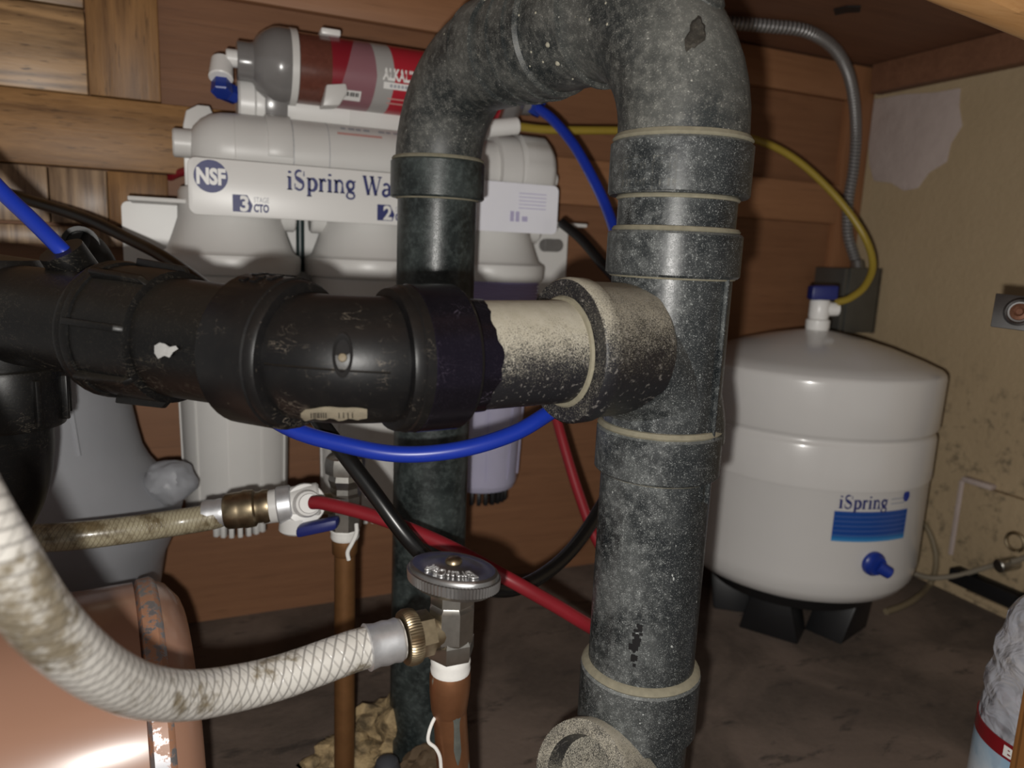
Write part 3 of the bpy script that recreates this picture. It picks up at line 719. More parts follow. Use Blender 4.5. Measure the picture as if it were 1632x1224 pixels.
# front plate
b = BM(); prism(b, [V((.180+x, FY, .4725+z)) for x, z in rrect(.350, .0475, .007)], (0, .0035, 0)); soften(b, .0008)
fp = fo('front_plate', b, 'bright', label='white front plate with blue lettering')
FZ = FY-.0006
def flat(x0, z0): return lambda x, y, *a: V((x0+x, FZ-.0002, z0+y))
ca, cb = PY(336, 281, FY), PY(309, 281, FY); rr_ = (ca-cb).length*1.02
b = lathe(BM(), (ca.x, FY+.001, ca.z), (0, -1, 0), [(0, rr_), (.0013, rr_)], 36); fo('certification_seal', b, 'navy', fp)
fo('lettering', text_bm('NSF', .0170, lambda x, y, z, w: V((ca.x-.0118+x*.0236/w, FY-.0016, ca.z-.0062+y*1.05)), offset=.0008), 'bright', fp)
t0 = PY(457, 302, FY); sc = .0168; b = BM()
serif(b, 'iSpring Water', sc, lambda x, y: V((t0.x+x*1.0, FZ, t0.z+y*1.05))); fo('lettering', b, 'navy', fp, smooth=False)
def stage(px_, py_, n, word):
    p = PY(px_, py_, FY); s = .0145
    b = prism(BM(), [V((p.x+x, FZ, p.z+z)) for x, z in ((0,0),(.0145,0),(.0165,.006),(.012,s),(0,s))], (0, .0005, 0)); fo('stage_badge', b, 'navy', fp, smooth=False)
    fo('lettering', text_bm(n, .0175, lambda x, y, z, w: V((p.x+.0055+x*.95, FZ-.0006, p.z+.0012+y)), offset=.0006), 'bright', fp)
    fo('lettering', text_bm('STAGE', .0065, lambda x, y, z, w: V((p.x+.0172+x*.013/w, FZ, p.z+.0088+y)), offset=.0), 'greyprint', fp)
    fo('lettering', text_bm(word, .0092, lambda x, y, z, w: V((p.x+.0172+x*.0128/w, FZ, p.z+.0008+y)), offset=.0004), 'navy', fp)
stage(371, 337, '3', 'CTO'); stage(601, 351, '2', 'GAC')
# glossy wrapped sticker on the right end of the plate
b = BM(); prism(b, [V((.306+x, FY-.0012, .4725+z)) for x, z in rrect(.096, .0485, .006)], (0, .001, 0)); stk = fo('sticker', b, 'sticker', fp)
b = BM()
for k in range(5): box(b, V((.325, FY-.0016, .487-k*.0036)), .030, .0005, .0008)
box(b, V((.303, FY-.0016, .464)), .004, .0005, .010); box(b, V((.309, FY-.0016, .464)), .004, .0005, .010); box(b, V((.317, FY-.0016, .462)), .006, .0005, .005)
fo('print_lines', b, plain('violet_print', (.45,.42,.60), .3), stk)
# canisters
CX = (.0415, .1715, .3005); CY = .757
for i, cx in enumerate(CX):
    o = V((cx, CY, 0)); clear = i == 2
    cap = fo('canister_cap', lathe(BM(), o, UPV, [(.398, .050), (.398, .0605), (.401, .0625), (.412, .0630), (.415, .0620), (.4165, .0590), (.4190, .0560), (.432, .0510), (.447, .046), (.470, .045), (.474, .043), (.474, 0)], 48), 'white')
    for s in ((1,) if i == 0 else (-1, 1)):
        fo('port_boss', rod(o+V((s*.040, 0, .452)), o+V((s*.058, 0, .452)), .0135), 'white', cap)
    if clear:
        fo('thread_band', lathe(BM(), o, UPV, [(.352, .0535), (.354, .0570), (.397, .0580), (.399, .0560)], 48, caps=False), 'sump_band', label='violet tinted threaded band')
        sp = fo('sump', lathe(BM(), o, UPV, [(.164, .0), (.164, .030), (.168, .0405), (.176, .0432), (.354, .0505), (.356, .0520), (.358, .050)], 48, caps=False), 'sump_clear', label='clear violet tinted canister sump')
        fo('filter_core', lathe(BM(), o, UPV, [(.172, .0), (.172, .034), (.39, .037), (.39, 0)], 32, caps=False), 'bright', sp)
    else:
        sp = fo('sump', lathe(BM(), o, UPV, [(.158, .0), (.158, .034), (.163, .0445), (.172, .0478), (.36, .0515), (.372, .0548), (.396, .0570), (.399, .055)], 48, caps=False), 'white')
        bb = BM()
    # vertical mould ribs
    for k in range(10):
        an = R_(36*k-100); n = V((math.cos(an), math.sin(an), 0)); top, bot = (.350, .182) if clear else (.355, .180); r0, r1 = (.0434, .0503) if clear else (.0480, .0513)
        b = prism(BM(), [o+n*(r0-.0006)+UPV*bot, o+n*(r1-.0006)+UPV*top, o+n*(r1+.0011)+UPV*top, o+n*(r0+.0011)+UPV*bot], n.cross(UPV)*.0018)
        fo('mould_rib', b, 'sump_clear' if clear else 'white', sp, smooth=False)
    for k in range(7):
        an = R_(-90+(k-3)*14+8*(i == 2)); n = V((math.cos(an), math.sin(an), 0)); zb_ = .162 if clear else .156
        fo('foot_peg', soften(box(BM(), o+n*.031+UPV*(zb_-.004), .0045, .006, .014, (n.cross(UPV), n, UPV)), .001), M['blackplastic'] if clear else 'white', sp)
fo('dark_upright', sweep(BM(), [V((.1068, .775, .40)), V((.1068, .775, .47))], .004, 12), plain('dark_teal', (.02,.035,.035), .35))  # thin dark teal upright between the first two canisters
# membrane housing
MZ, MY = .5095, .748
X = V((1, 0, 0)); o = V((0, MY, MZ))
mh = fo('membrane_housing', lathe(BM(), o, X, [(.0075, .0), (.008, .010), (.011, .0175), (.017, .0240), (.025, .0290), (.034, .0312), (.044, .0318), (.0442, .0314), (.0446, .0318), (.300, .0318)], 48, caps=False), 'white', label='white horizontal membrane housing')
fo('feed_port', rod(o+V((-.006, 0, .002)), o+V((.012, 0, .002)), .0125), 'white', mh)
cp = fo('housing_cap', lathe(BM(), o, X, [(.296, .032), (.297, .0385), (.318, .0392), (.320, .0375), (.322, .0375), (.324, .0405), (.350, .0405), (.357, .036), (.361, .026), (.361, 0)], 48, mod=lambda i, a, r: r*(1.03 if i in (5, 6) and int(a/6.2832*24) % 2 else 1)), 'white')
fo('outlet_port', rod(o+V((.358, 0, -.002)), o+V((.374, 0, -.002)), .008), 'white', cp)
for x0 in (.094, .112):
    fo('seam_line', lathe(BM(), V((x0+(.014 if x0 > .1 else 0), MY, MZ)), X, [(-.0004, .0317), (0, .0321), (.0004, .0317)], 40, caps=False), 'greyprint', mh)
def clip(x, w, rad, zc, yc, a0, a1, name='clip', th=.0022, mat='white'):
    b = BM(); prev = None; n = 14
    for k in range(n+1):
        a = R_(a0+(a1-a0)*k/n); dd = V((0, math.cos(a), math.sin(a))); ring_ = [V((x+s*w/2, yc, zc))+dd*(rad+q_) for s, q_ in ((-1,.0001),(1,.0001),(1,th),(-1,th))]
        cur = [b.verts.new(p) for p in ring_]
        if prev:
            for q_ in range(4): b.faces.new((prev[q_], prev[(q_+1) % 4], cur[(q_+1) % 4], cur[q_]))
        else: b.faces.new(cur)
        prev = cur
    b.faces.new(prev[::-1]); return fo(name, soften(b, .0006), mat)
clip(.0825, .0215, .0318, MZ, MY, 40, 190, 'housing_clip'); clip(.26, .0215, .0318, MZ, MY, 40, 190, 'housing_clip')
# faint print on the housing
def wrapx(x0, a0, rad, zc, yc, sx=1.0):
    def f(x, y, z, w):
        a = a0 - y/rad
        return V((x0+x*sx, yc-math.cos(a)*rad*-1 if False else yc+math.cos(a)*rad, zc+math.sin(a)*rad))
    return f
b = BM()
def arcstrip(b, x0, x1, a0, a1, rad, zc, yc, n=4):
    prev = None
    for k in range(n+1):
        a = R_(a0+(a1-a0)*k/n); cur = [b.verts.new(V((x, yc+math.cos(a)*rad, zc+math.sin(a)*rad))) for x in (x0, x1)]
        if prev: b.faces.new((prev[0], prev[1], cur[1], cur[0]))
        prev = cur
arcstrip(b, .134, .176, 137, 142, .0321, MZ, MY); fo('print_lines', b, 'redprint', mh)
b = BM()
for k in range(14):
    if k % 5 != 4: arcstrip(b, .138+k*.0072, .1425+k*.0072+.0012*(k % 2), 121, 128, .0321, MZ, MY)
fo('print_lines', b, 'greyprint', mh, label='dark blurred print along the top')
b = BM(); arcstrip(b, .192, .255, 141, 143, .0321, MZ, MY); fo('print_lines', b, 'greyprint', mh)
# white post filter behind the alkaline cartridge
PZ_, PY_ = .5555, .772
pf = fo('post_filter', lathe(BM(), V((0, PY_, PZ_)), X, [(.050, .0), (.050, .020), (.052, .0225), (.064, .0235), (.066, .0215), (.078, .0222), (.082, .0255), (.150, .0255), (.1505, .0260), (.152, .0255), (.29, .0255), (.30, .020), (.305, .0)], 40, caps=False), 'bright')
fo('collet', rod((.036, PY_-.010, PZ_+.008), (.050, PY_-.006, PZ_+.004), .009, .0085, 6), 'blueplastic', pf, label='blue fitting nut')
# alkaline cartridge
AZ, AY = .5872, .748
o = V((0, AY, AZ)); ac = fo('alkaline_cartridge', lathe(BM(), o, X, [(.100, .0300), (.101, .0312), (.300, .0312), (.302, .030)], 48), 'media', label='clear inline cartridge of dark red brown media')
fo('end_cap', lathe(BM(), o, X, [(.049, .0), (.049, .0160), (.050, .0168), (.060, .0168), (.0625, .0175), (.066, .0235), (.072, .0285), (.079, .0325), (.084, .0335), (.094, .0335), (.096, .0325), (.096, .031)], 48, caps=False), 'smoky', ac, label='smoky grey domed end cap')
fo('seal_ring', lathe(BM(), o, X, [(.0935, .031), (.0935, .0338), (.0995, .0338), (.1005, .0315)], 48, caps=False), 'white', ac)
fo('end_cap', lathe(BM(), o, X, [(.300, .031), (.301, .0335), (.310, .0335), (.316, .030), (.324, .022), (.328, .0165), (.340, .016), (.340, 0)], 48, caps=False), 'smoky', ac)
lb = BM(); lathe(lb, V((.1285, AY, AZ)), X, [(0, .03135), (.168, .03135)], 64, caps=False)
wl = fo('wrap_label', lb, 'clabel', ac, label='red and silver wrap label')
def wra(x0, zoff, sx=1.0): 
    def f(x, y, z, w):
        s = max(min((zoff+y)/.0317, .999), -.999); return V((x0+x*sx, AY-math.sqrt(1-s*s)*.0317, AZ+(zoff+y)))
    return f
p_ = PY(611, 106, AY-.031); p2 = PY(682, 128, AY-.031)
fo('lettering', text_bm('ALKALINE', .0135, lambda x, y, z, w: wra(p_.x, p_.z-AZ-.011)(x*.0375/w, y*1.05, z, w), offset=.0006), 'bright', wl)
b = BM()
def zpatch(b, x0, x1, z0, z1, r=.0317, n=3):
    prev = None
    for k in range(n+1):
        zz = z0+(z1-z0)*k/n; yy = AY-math.sqrt(max(r*r-(zz-AZ)**2, 0)); cur = [b.verts.new(V((x, yy, zz))) for x in (x0, x1)]
        if prev: b.faces.new((prev[0], prev[1], cur[1], cur[0]))
        prev = cur
q_ = PY(612, 135, AY-.031); zpatch(b, q_.x, q_.x+.05, q_.z-.0028, q_.z+.0028); fo('label_band', b, 'bright', wl)
b = BM()
for k in range(10): zpatch(b, q_.x+.006+k*.0036, q_.x+.0085+k*.0036, q_.z-.0013, q_.z+.0013, .0319, 1)
fo('print_lines', b, 'greyprint', wl)
b = BM()
for k in (0, 1): zpatch(b, q_.x+.005, q_.x+.05, q_.z-.011-k*.0035, q_.z-.0100-k*.0035, .0318, 1)
fo('print_lines', b, 'redprint', wl)
c1_, c2_ = PY(539, 140, AY-.03), PY(576, 160, AY-.026); b = BM(); zpatch(b, c1_.x, c2_.x, c2_.z, c1_.z, .0317); fo('bar_code_field', b, 'bright', wl)
b = BM(); xx = c1_.x+.0018
while xx < c2_.x-.002:
    w = random.choice((.0005, .0009, .0014)); zpatch(b, xx, xx+w, c2_.z+.003, c1_.z-.0015, .0319); xx += w+random.choice((.0006, .001))
fo('bars', b, 'blackplastic', wl)
for x, z0 in ((.127, None), (.138, None)):
    pass
cl = PY(526, 60, AY-.01); b = soften(box(BM(), (cl.x, AY-.006, AZ+.0325), .018, .020, .006), .0018); fo('clip', b, 'bright')
cl = PY(533, 168, AY-.028); b = soften(prism(BM(), [V((cl.x+x, AY-.031, AZ-.0225+z)) for x, z in ((-.0075,.006),(.010,.009),(.012,.002),(.004,-.011),(-.011,-.013),(-.009,-.004))], (0, .022, 0)), .0015); fo('clip', b, 'white')
clip(.0825, .019, .0318, MZ, MY, 60, 100, 'clip_post', .022, 'smoky')
# left elbow fitting and right fittings
f0 = PY(353, 104, AY-.006); f1 = PY(378, 94, AY)
lf = fo('elbow_fitting', rod(V((.051, AY, f1.z)), V((f0.x+.004, AY, f1.z)), .0078), 'bright', ac, label='white push elbow fitting')
fo('collar', rod(V((f0.x+.001, AY+.002, f0.z+.006)), V((f0.x-.001, AY-.008, f0.z-.012)), .0092, .0104, 24), 'bright', lf)
g0 = PY(352, 141, AY)
fo('collet', rod(V((g0.x+.001, AY-.002, g0.z+.008)), V((g0.x, AY-.010, g0.z-.006)), .0085, .0092, 6), 'blueplastic', lf, label='blue fitting collet')
h0, h1 = V((.338, AY, AZ-.002)), PY(846, 164, AY)
rf = fo('elbow_fitting', rod(h0-V((.004,0,0)), V((h1.x+.001, AY, h1.z+.002)), .0100), 'bright', ac)
k0, k1 = PY(842, 163, AY-.004), PY(864, 176, AY-.010)
fo('collet', rod(k0, k1, .0110, .0098, 6), 'blueplastic', rf, label='blue fitting collet')
yl0 = P(822, 200, .745); fo('elbow_fitting', rod(yl0-V((.030, 0, .006)), yl0-V((-.002,0,0)), .0085), 'bright')

# ================================================================ storage tank
TX, TY = .683, .655
tk = thing('storage_tank', 'white round water storage tank on black feet in the right corner', 'tank', (TX, TY, 0))
To = V((TX, TY, 0)); TR = .1395
body = obj('tank_body', lathe(BM(), To, UPV, [(.060, .0), (.060, .085), (.063, .112), (.070, .127), (.082, .1345), (.098, .1370), (.196, .1372), (.1975, .1380), (.201, .1386), (.243, .1386), (.246, .1376), (.2485, .1358), (.2515, .1358), (.254, .1380), (.257, TR), (.310, TR+.0008), (.3145, .1395), (.3175, .1370), (.325, .119), (.337, .085), (.346, .052), (.352, .024), (.354, .012), (.354, 0)], 80, caps=False), M['tank'], tk, angle=60)
base = obj('base_ring', lathe(BM(), To, UPV, [(.046, .080), (.044, .086), (.046, .098), (.060, .106), (.066, .104), (.066, .09)], 48), M['blackplastic'], tk)
def foot(an):
    n = V((math.cos(an), math.sin(an), 0)); tg = V((-n.y, n.x, 0)); c = To+n*.072
    return soften(prism(BM(), [c+tg*(-.034)+n*.016, c+tg*.034+n*.016, c+tg*.022+n*.024+UPV*.052, c-tg*.022+n*.024+UPV*.052], -n*.045), .002)
for a in (-146, -72, 2, 74, 142): obj('foot', foot(R_(a)), M['blackplastic'], tk)
v0 = To+UPV*.353
vl = obj('tank_valve', lathe(BM(), v0, UPV, [(0, .0125), (.004, .0135), (.012, .0135), (.014, .0105), (.016, .0115), (.034, .0115), (.036, .0100), (.036, 0)], 24), M['bright'], tk, label='white tank valve with a blue lever')
obj('lever', soften(box(BM(), v0+V((.000, -.002, .0445)), .031, .018, .017, (RT.normalized(), V((RT.y, -RT.x, 0)).normalized(), UPV)), .003), M['navy'], vl, label='dark blue lever')
rt = V((RT.x, RT.y, 0)).normalized()
obj('side_port', rod(v0+UPV*.0255, v0+UPV*.0255+rt*.0225, .0090, .0078), M['bright'], vl)
# printed label
def cpatch(name, quad, rad, mat, par, nu=14):
    (xa, ya), (xb, yb), (xc, yc), (xd, yd) = quad; b = BM(); uvl = b.loops.layers.uv.active; cols = []
    A0, z0 = PCYL(xa, ya, TX, TY, rad); A1, z1 = PCYL(xc, yc, TX, TY, rad)
    for k in range(nu+1):
        t_ = k/nu; an = A0+(A1-A0)*t_; cols.append([b.verts.new(V((TX+rad*math.cos(an), TY+rad*math.sin(an), zz))) for zz in (z1, z0)])
    for k in range(nu):
        f = b.faces.new((cols[k][0], cols[k+1][0], cols[k+1][1], cols[k][1]))
        for lp, uv in zip(f.loops, ((k/nu, 0), ((k+1)/nu, 0), ((k+1)/nu, 1), (k/nu, 1))): lp[uvl].uv = uv
    return obj(name, b, mat, par)
LR = .1377
l0, zl0 = PCYL(1330, 814, TX, TY, LR); l1, zl1 = PCYL(1447, 806, TX, TY, LR); zb0 = PCYL(1325, 862, TX, TY, LR)[1]
b = BM(); uvl = b.loops.layers.uv.active; cols = []
for k in range(17):
    an = l0+(l1-l0)*k/16; cols.append([b.verts.new(V((TX+LR*math.cos(an), TY+LR*math.sin(an), zz))) for zz in (zb0, zl0)])
for k in range(16):
    f = b.faces.new((cols[k][0], cols[k+1][0], cols[k+1][1], cols[k][1]))
    for lp, uv in zip(f.loops, ((k/16, 0), ((k+1)/16, 0), ((k+1)/16, 1), (k/16, 1))): lp[uvl].uv = uv
tl_ = obj('tank_label', b, M['tlabel'], tk, label='blue printed label')
def tcyl(a0, z0): return lambda x, y: V((TX+LR*math.cos(a0+x/LR), TY+LR*math.sin(a0+x/LR), z0+y))
s0_, sz0 = PCYL(1336, 810, TX, TY, LR); b = BM(); wd = serif(b, 'iSpring', .0150, tcyl(s0_, sz0)); obj('lettering', b, M['navy'], tl_, smooth=False)
b = BM(); 
for k in (0, 1):
    fnn = tcyl(s0_+(wd+.004)/LR, sz0+.004+k*.005); b.faces.new([b.verts.new(fnn(x, y)) for x, y in ((0,0),(.020,0),(.020,.0015),(0,.0015))])
obj('print_lines', b, M['greyprint'], tl_, smooth=False)
d0, dz = PCYL(1445, 790, TX, TY, LR); b = BM(); fnn = tcyl(d0, dz); b.faces.new([b.verts.new(fnn(.0052*math.cos(R_(a))*(1 if a < 180 else 1)*(.75 if 45 < a < 135 else 1), .0065*math.sin(R_(a)))) for a in range(0, 360, 24)])
obj('emblem', b, M['blueplastic'], tl_, smooth=False)
pa, pz = PCYL(1392, 898, TX, TY, LR); n = V((math.cos(pa), math.sin(pa), 0)); pc = V((TX, TY, pz))+n*LR
pg = obj('air_cap', lathe(BM(), pc-n*.002, n, [(0, .0135), (.005, .0130), (.007, .0110), (.010, .0100), (.010, 0)], 24), M['blueplastic'], tk, label='round blue air valve cap')
obj('cap_tab', rod(pc+n*.006, pc+n*.012+V((n.y*-1, n.x, 0))*.012-UPV*.007, .0072, .0065), M['blueplastic'], pg)

# ================================================================ tubing
def tube(name, label, mat, pts, r, cat='tube', n=8, seg=14):
    p = [P(*q) for q in pts]; o = obj(name, sweep(BM(), crv(p, n), r, seg), M[mat], None, origin=p[len(p)//2]); return tag(o, label, cat)
tube('blue_tube', 'long blue tube curving from the filter and looping under the black elbow', 'bluetube',
     [(858,173,.73),(882,192,.72),(915,232,.70),(945,285,.68),(968,335,.66),(985,390,.63),(1000,470,.585),(985,560,.525),(935,622,.475),(880,655,.447),(820,690,.435),(735,716,.425),(640,724,.42),(550,709,.42),(457,680,.425),(370,620,.44),(250,560,.45),(100,525,.46),(-80,500,.47)], .00485)
tp_dir = (P(97, 398, .437)-P(0, 302, .415)).normalized()
tube('blue_tube', 'bright blue tube plugged into the black port of the sink trap', 'bluetube', [(110,410,.365),(97,397,.362),(50,350,.362),(2,304,.362),(-60,235,.36),(-120,160,.35)], .0039)
tube('black_tube', 'black tube slanting down behind the elbow and curling under the valve handle', 'blacktube',
     [(-60,290,.70),(20,312,.66),(130,346,.63),(200,378,.61),(265,412,.58),(345,472,.54),(440,580,.49),(520,686,.452),(590,778,.440),(650,858,.437),(700,905,.445),(765,936,.462),(830,935,.49),(900,888,.53),(955,812,.57),(1010,700,.61),(1020,560,.65),(990,460,.69),(955,415,.715),(925,380,.735),(895,355,.75)], .0050)
tube('red_tube', 'red tube running from the white adapter valve to behind the front drain pipe', 'redtube',
     [(498,801,.505),(520,803,.50),(600,824,.49),(700,864,.475),(800,917,.465),(880,962,.47),(960,1008,.48),(1030,1030,.51),(1075,1005,.56),(1045,950,.60),(1000,915,.62),(955,868,.64),(920,780,.66),(887,668,.68),(868,590,.70),(845,540,.72),(800,520,.74)], .0046)
tube('red_tube', 'short dark red tube at the left end of the filter bracket', 'redtube', [(300,272,.735),(280,278,.745),(255,293,.765),(238,315,.785),(230,345,.80)], .0042)
tube('yellow_tube', 'yellow tube arching from the filter to the tank valve', 'yellowtube',
     [(820,201,.745),(880,207,.765),(990,208,.80),(1100,209,.84),(1195,220,.865),(1265,252,.885),(1330,311,.895),(1375,372,.895),(1391,420,.885),(1379,455,.875),(1355,475,.868),(1334,482,.865)], .0043)
pts = [PX(1425,905,.90), PX(1450,912,.910), PX(1485,921,.912), PX(1530,916,.918), PX(1580,902,.92), PX(1620,893,.915), PX(1660,880,.912)]
tag(obj('white_cord', sweep(BM(), crv(pts, 8), .0034, 10), M['cord'], None, origin=pts[2]), 'thin dirty white cord running along the right wall to its plate', 'cord')
pts = [PX(1452,815,.930), PX(1478,842,.930), PX(1491,880,.930), PX(1490,912,.930), PX(1480,934,.928), PZ(1462,952,.004), PZ(1440,965,.004), PZ(1412,975,.004)]
tag(obj('tan_cord', sweep(BM(), crv(pts, 8), .0040, 10), M['tancord'], None, origin=pts[2]), 'tan cord curving down the plaster behind the tank', 'cord')

# ================================================================ conduit and electrical box
zc = ZC-.008
pts = [PZ(1060,30,.704), PZ(1140,35,.704), PZ(1230,42,.704), PZ(1286,50,.703)]
pts += [P(1327,75,.93), P(1350,112,.975), P(1361,160,1.015), PY(1364,215,.818), PY(1360,270,.826), PY(1352,320,.829), PY(1351,370,.829), PY(1360,405,.825), PY(1370,430,.815)]
tag(obj('metal_conduit', sweep(BM(), crv(pts, 10), .0076, 16), M['conduit'], None, origin=pts[0]), 'ribbed steel conduit bending down the right back corner', 'conduit')
eb0, eb1 = PY(1325, 432, .80), PY(1376, 525, .80)
ec = V((.883, .804, .381))
eb = thing('electrical_box', 'grey steel electrical box behind the tank valve', 'electrical box', (ec.x, ec.y, ec.z-.045))
obj('box_body', soften(box(BM(), ec, .066, .056, .090), .002), M['steelpaint'], eb)
obj('box_lid', soften(box(BM(), ec+V((.004, -.0295, 0)), .060, .003, .092), .0008), M['steelpaint'], eb)
obj('lid_edge', soften(box(BM(), ec+V((.0335, -.028, 0)), .006, .006, .094), .001), M['galv'], eb, label='bright steel lid edge')
obj('connector', rod(PY(1368, 432, .812), PY(1366, 416, .817), .0105, .0098), M['galv'], eb)

# ================================================================ chrome stop valve with its hose and copper pipe
VX, VY = .1136, .3146; Vo = V((VX, VY, 0))
cpipe = thing('copper_pipe', 'front copper stub pipe with a grey solder streak', 'pipe', (VX, VY, 0))
tdn = V((RT.x*.085, RT.y*.085, -1)).normalized()
obj('pipe', lathe(BM(), Vo+UPV*.208, tdn, [(0, .0084), (.2085, .0084)], 28), M['copper'], cpipe)
obj('fitting_collar', lathe(BM(), Vo, UPV, [(.203, .0084), (.205, .0090), (.215, .0100), (.2235, .0102), (.226, .0094), (.226, .006)], 28), M['copper'], cpipe)
b = BM(); rows = []
for i in range(9):
    t_ = i/8; y = 1128+92*t_; w = (9, 8, 5, 4.5, 5, 5.5, 6, 4, 1)[i]; xc = 727+3*t_
    rows.append([b.verts.new(on_cone(xc+s*w, y, Vo+UPV*.208, tdn, .00855+.0002*(s == 0))) for s in (-1, 0, 1)])
for r1, r2 in zip(rows, rows[1:]):
    for s in (0, 1): b.faces.new((r1[s], r1[s+1], r2[s+1], r2[s]))
obj('solder_streak', b, plain('lead_grey', (.14,.15,.135), .45, .5, scale=300, var=.3), cpipe)
thr = [V((VX-.0086, VY-.002, .221)), P(703,1134,.368), P(692,1146,.364), P(684,1166,.362), P(683,1182,.362), P(694,1192,.363), P(701,1206,.364), P(703,1226,.366), P(705,1260,.368)]
obj('tape_strand', sweep(BM(), crv(thr[1:], 6), .0009, 8), M['tape'], cpipe, label='loose white thread of tape')

va = thing('stop_valve', 'chrome angle stop valve with an oval lettered handle', 'valve', (VX, VY, .223))
def vo(name, bm, mat, par=None, **k): return obj(name, bm, M[mat], par or va, **k)
vo('thread_tape', lathe(BM(), Vo, UPV, [(.2245, .0088), (.225, .0096), (.2275, .0099), (.229, .0095), (.231, .0099), (.2335, .0095), (.2345, .0085)], 28), 'tape')
vo('inlet_nut', lathe(BM(), Vo, UPV, [(.2335, .009), (.234, .0112), (.236, .0118), (.2425, .0118), (.244, .0110), (.246, .0098)], 6), 'nickel', angle=20)
vb_ = vo('valve_body', lathe(BM(), Vo, UPV, [(.243, .0108), (.244, .0114), (.2600, .0114), (.2612, .0100), (.262, .0095), (.2626, .0110), (.2695, .0110), (.270, .0100), (.2705, .0045), (.280, .0045)], 8), 'nickel', angle=20)
oo = V((VX, VY, .2490)); od = (P(604, 1027, .343) - oo).normalized() 
vo('outlet', lathe(BM(), oo, od, [(.006, .0085), (.016, .0085)], 20), 'brass')
# handle
ho = V((VX, VY, .2765)); hx = (V((RT.x, RT.y, 0)).normalized()*math.cos(R_(28)) - V((FW.x, FW.y, 0)).normalized()*math.sin(R_(28))); hy = V((-hx.y, hx.x, 0))
def handle_bm(prof, seg, knurl=0.0, caps=True):
    b = BM(); rings = []
    for z, r in prof:
        rg = []
        for k in range(seg):
            a = 2*math.pi*k/seg; kk = 1+(knurl if k % 2 else -knurl)
            rg.append(b.verts.new(ho + hx*math.cos(a)*r*.0238*kk + hy*math.sin(a)*r*.0170*kk + UPV*z))
        rings.append(rg)
    for r1, r2 in zip(rings, rings[1:]):
        for k in range(seg): b.faces.new((r1[k], r1[(k+1) % seg], r2[(k+1) % seg], r2[k]))
    if caps: b.faces.new(rings[0][::-1]); b.faces.new(rings[-1])
    return b
hd = vo('handle', handle_bm([(-.0075, .45), (-.0068, .86), (-.0045, .93), (-.004, .97), (.0015, .985), (.003, .96), (.0038, .90), (.0032, .80), (.0040, .60), (.0054, .40), (.0058, .26), (.0058, 0.02)], 72), 'chrome')
vo('knurled_rim', handle_bm([(-.0048, .92), (-.0042, 1.0), (.0008, 1.015), (.0014, .96)], 160, .012), 'chrome', hd)
vo('screw', lathe(BM(), ho+UPV*.0056, UPV, [(0, .0042), (.0012, .0040), (.0026, .0026), (.0030, 0)], 16), 'brass', hd, label='dull brass handle screw')
def hfun(x, y, z, w):
    # letters follow the rim on the near side; read from the far side
    t_ = (x-w/2)/.0120; a = R_(-90-28+14) - t_*1.0
    rr = .47 + (y/.0055)*.36
    a2 = a
    ddx = math.cos(a2); ddy = math.sin(a2)
    fx = V((RT.x, RT.y, 0)).normalized(); fy = V((FW.x, FW.y, 0)).normalized()
    d_ = fx*ddx + fy*ddy; cx_, cy_ = d_.dot(hx), d_.dot(hy); k = 1/math.sqrt((cx_/.0238)**2+(cy_/.0170)**2)
    return ho + d_*k*rr + UPV*(.0058 - .0024*max(0, (rr-.26)/.6) + z)
vo('lettering', text_bm('BrassCraft', .0062, hfun, extrude=.00025, offset=.0), 'lit_chrome', hd)

hs = thing('supply_hose', 'thick white braided hose sweeping up from the chrome valve to the left edge', 'hose', HOSE_O)
def ho_(name, bm, mat, par=None, **k): return obj(name, bm, M[mat], par or hs, **k)
cn = ho_('coupling_nut', lathe(BM(), oo, od, [(.0105, .0085), (.0112, .0108), (.018, .0110), (.0188, .0118)], 6), 'brass', angle=20)
ho_('knurled_ring', lathe(BM(), oo, od, [(.0180, .0100), (.0186, .0124), (.0205, .0130), (.0235, .0130), (.0250, .0122), (.0250, .009)], 120, mod=lambda i, a, r: r*(1.015 if int(a/6.2832*120+.5) % 2 and 0 < i < 5 else .985)), 'brass', cn)
fe = ho_('ferrule', lathe(BM(), oo, od, [(.0265, .0075), (.0265, .0096), (.028, .0103), (.031, .0098), (.034, .0103), (.038, .0098), (.041, .0103), (.0425, .0108), (.0430, .0092)], 28), 'alu')
pts = [oo+od*.026, oo+od*.046] + [P(*q) for q in ((540,1046,.333),(450,1078,.320),(375,1097,.306),(300,1108,.287),(232,1102,.266),(172,1078,.245),(112,1035,.225),(55,975,.208),(5,902,.196),(-45,825,.187),(-95,735,.180),(-140,640,.176))]
ho_('hose', sweep(BM(), crv(pts, 12), .0094, 28), 'hose')

# ================================================================ rear copper riser, valve, adapter and hose
QX, QY = .1045, .532; Qo = V((QX, QY, 0))
rp = thing('copper_pipe', 'rear tarnished copper riser pipe beside the dark upright', 'pipe', (QX, QY, 0))
obj('pipe', lathe(BM(), Qo, UPV, [(.0, .0079), (.207, .0079)], 24), M['copper_dark'], rp)
obj('fitting_collar', lathe(BM(), Qo, UPV, [(.198, .0079), (.200, .0095), (.212, .0098), (.214, .009)], 24), M['copper_dark'], rp)
obj('tape_strand', sweep(BM(), crv([P(568,835,.545), P(568,850,.542), P(561,866,.540), P(554,880,.540), P(556,893,.540)], 5), .0015, 8), M['tape'], rp, label='loose white curl of tape')
rv = thing('stop_valve', 'dull grey stop valve on the rear copper riser', 'valve', (QX, QY, .213))
def ro(name, bm, mat, par=None, **k): return obj(name, bm, M[mat], par or rv, **k)
ro('thread_tape', lathe(BM(), Qo, UPV, [(.211, .0098), (.213, .0108), (.2155, .0105), (.218, .0110), (.220, .0095)], 24), 'tape')
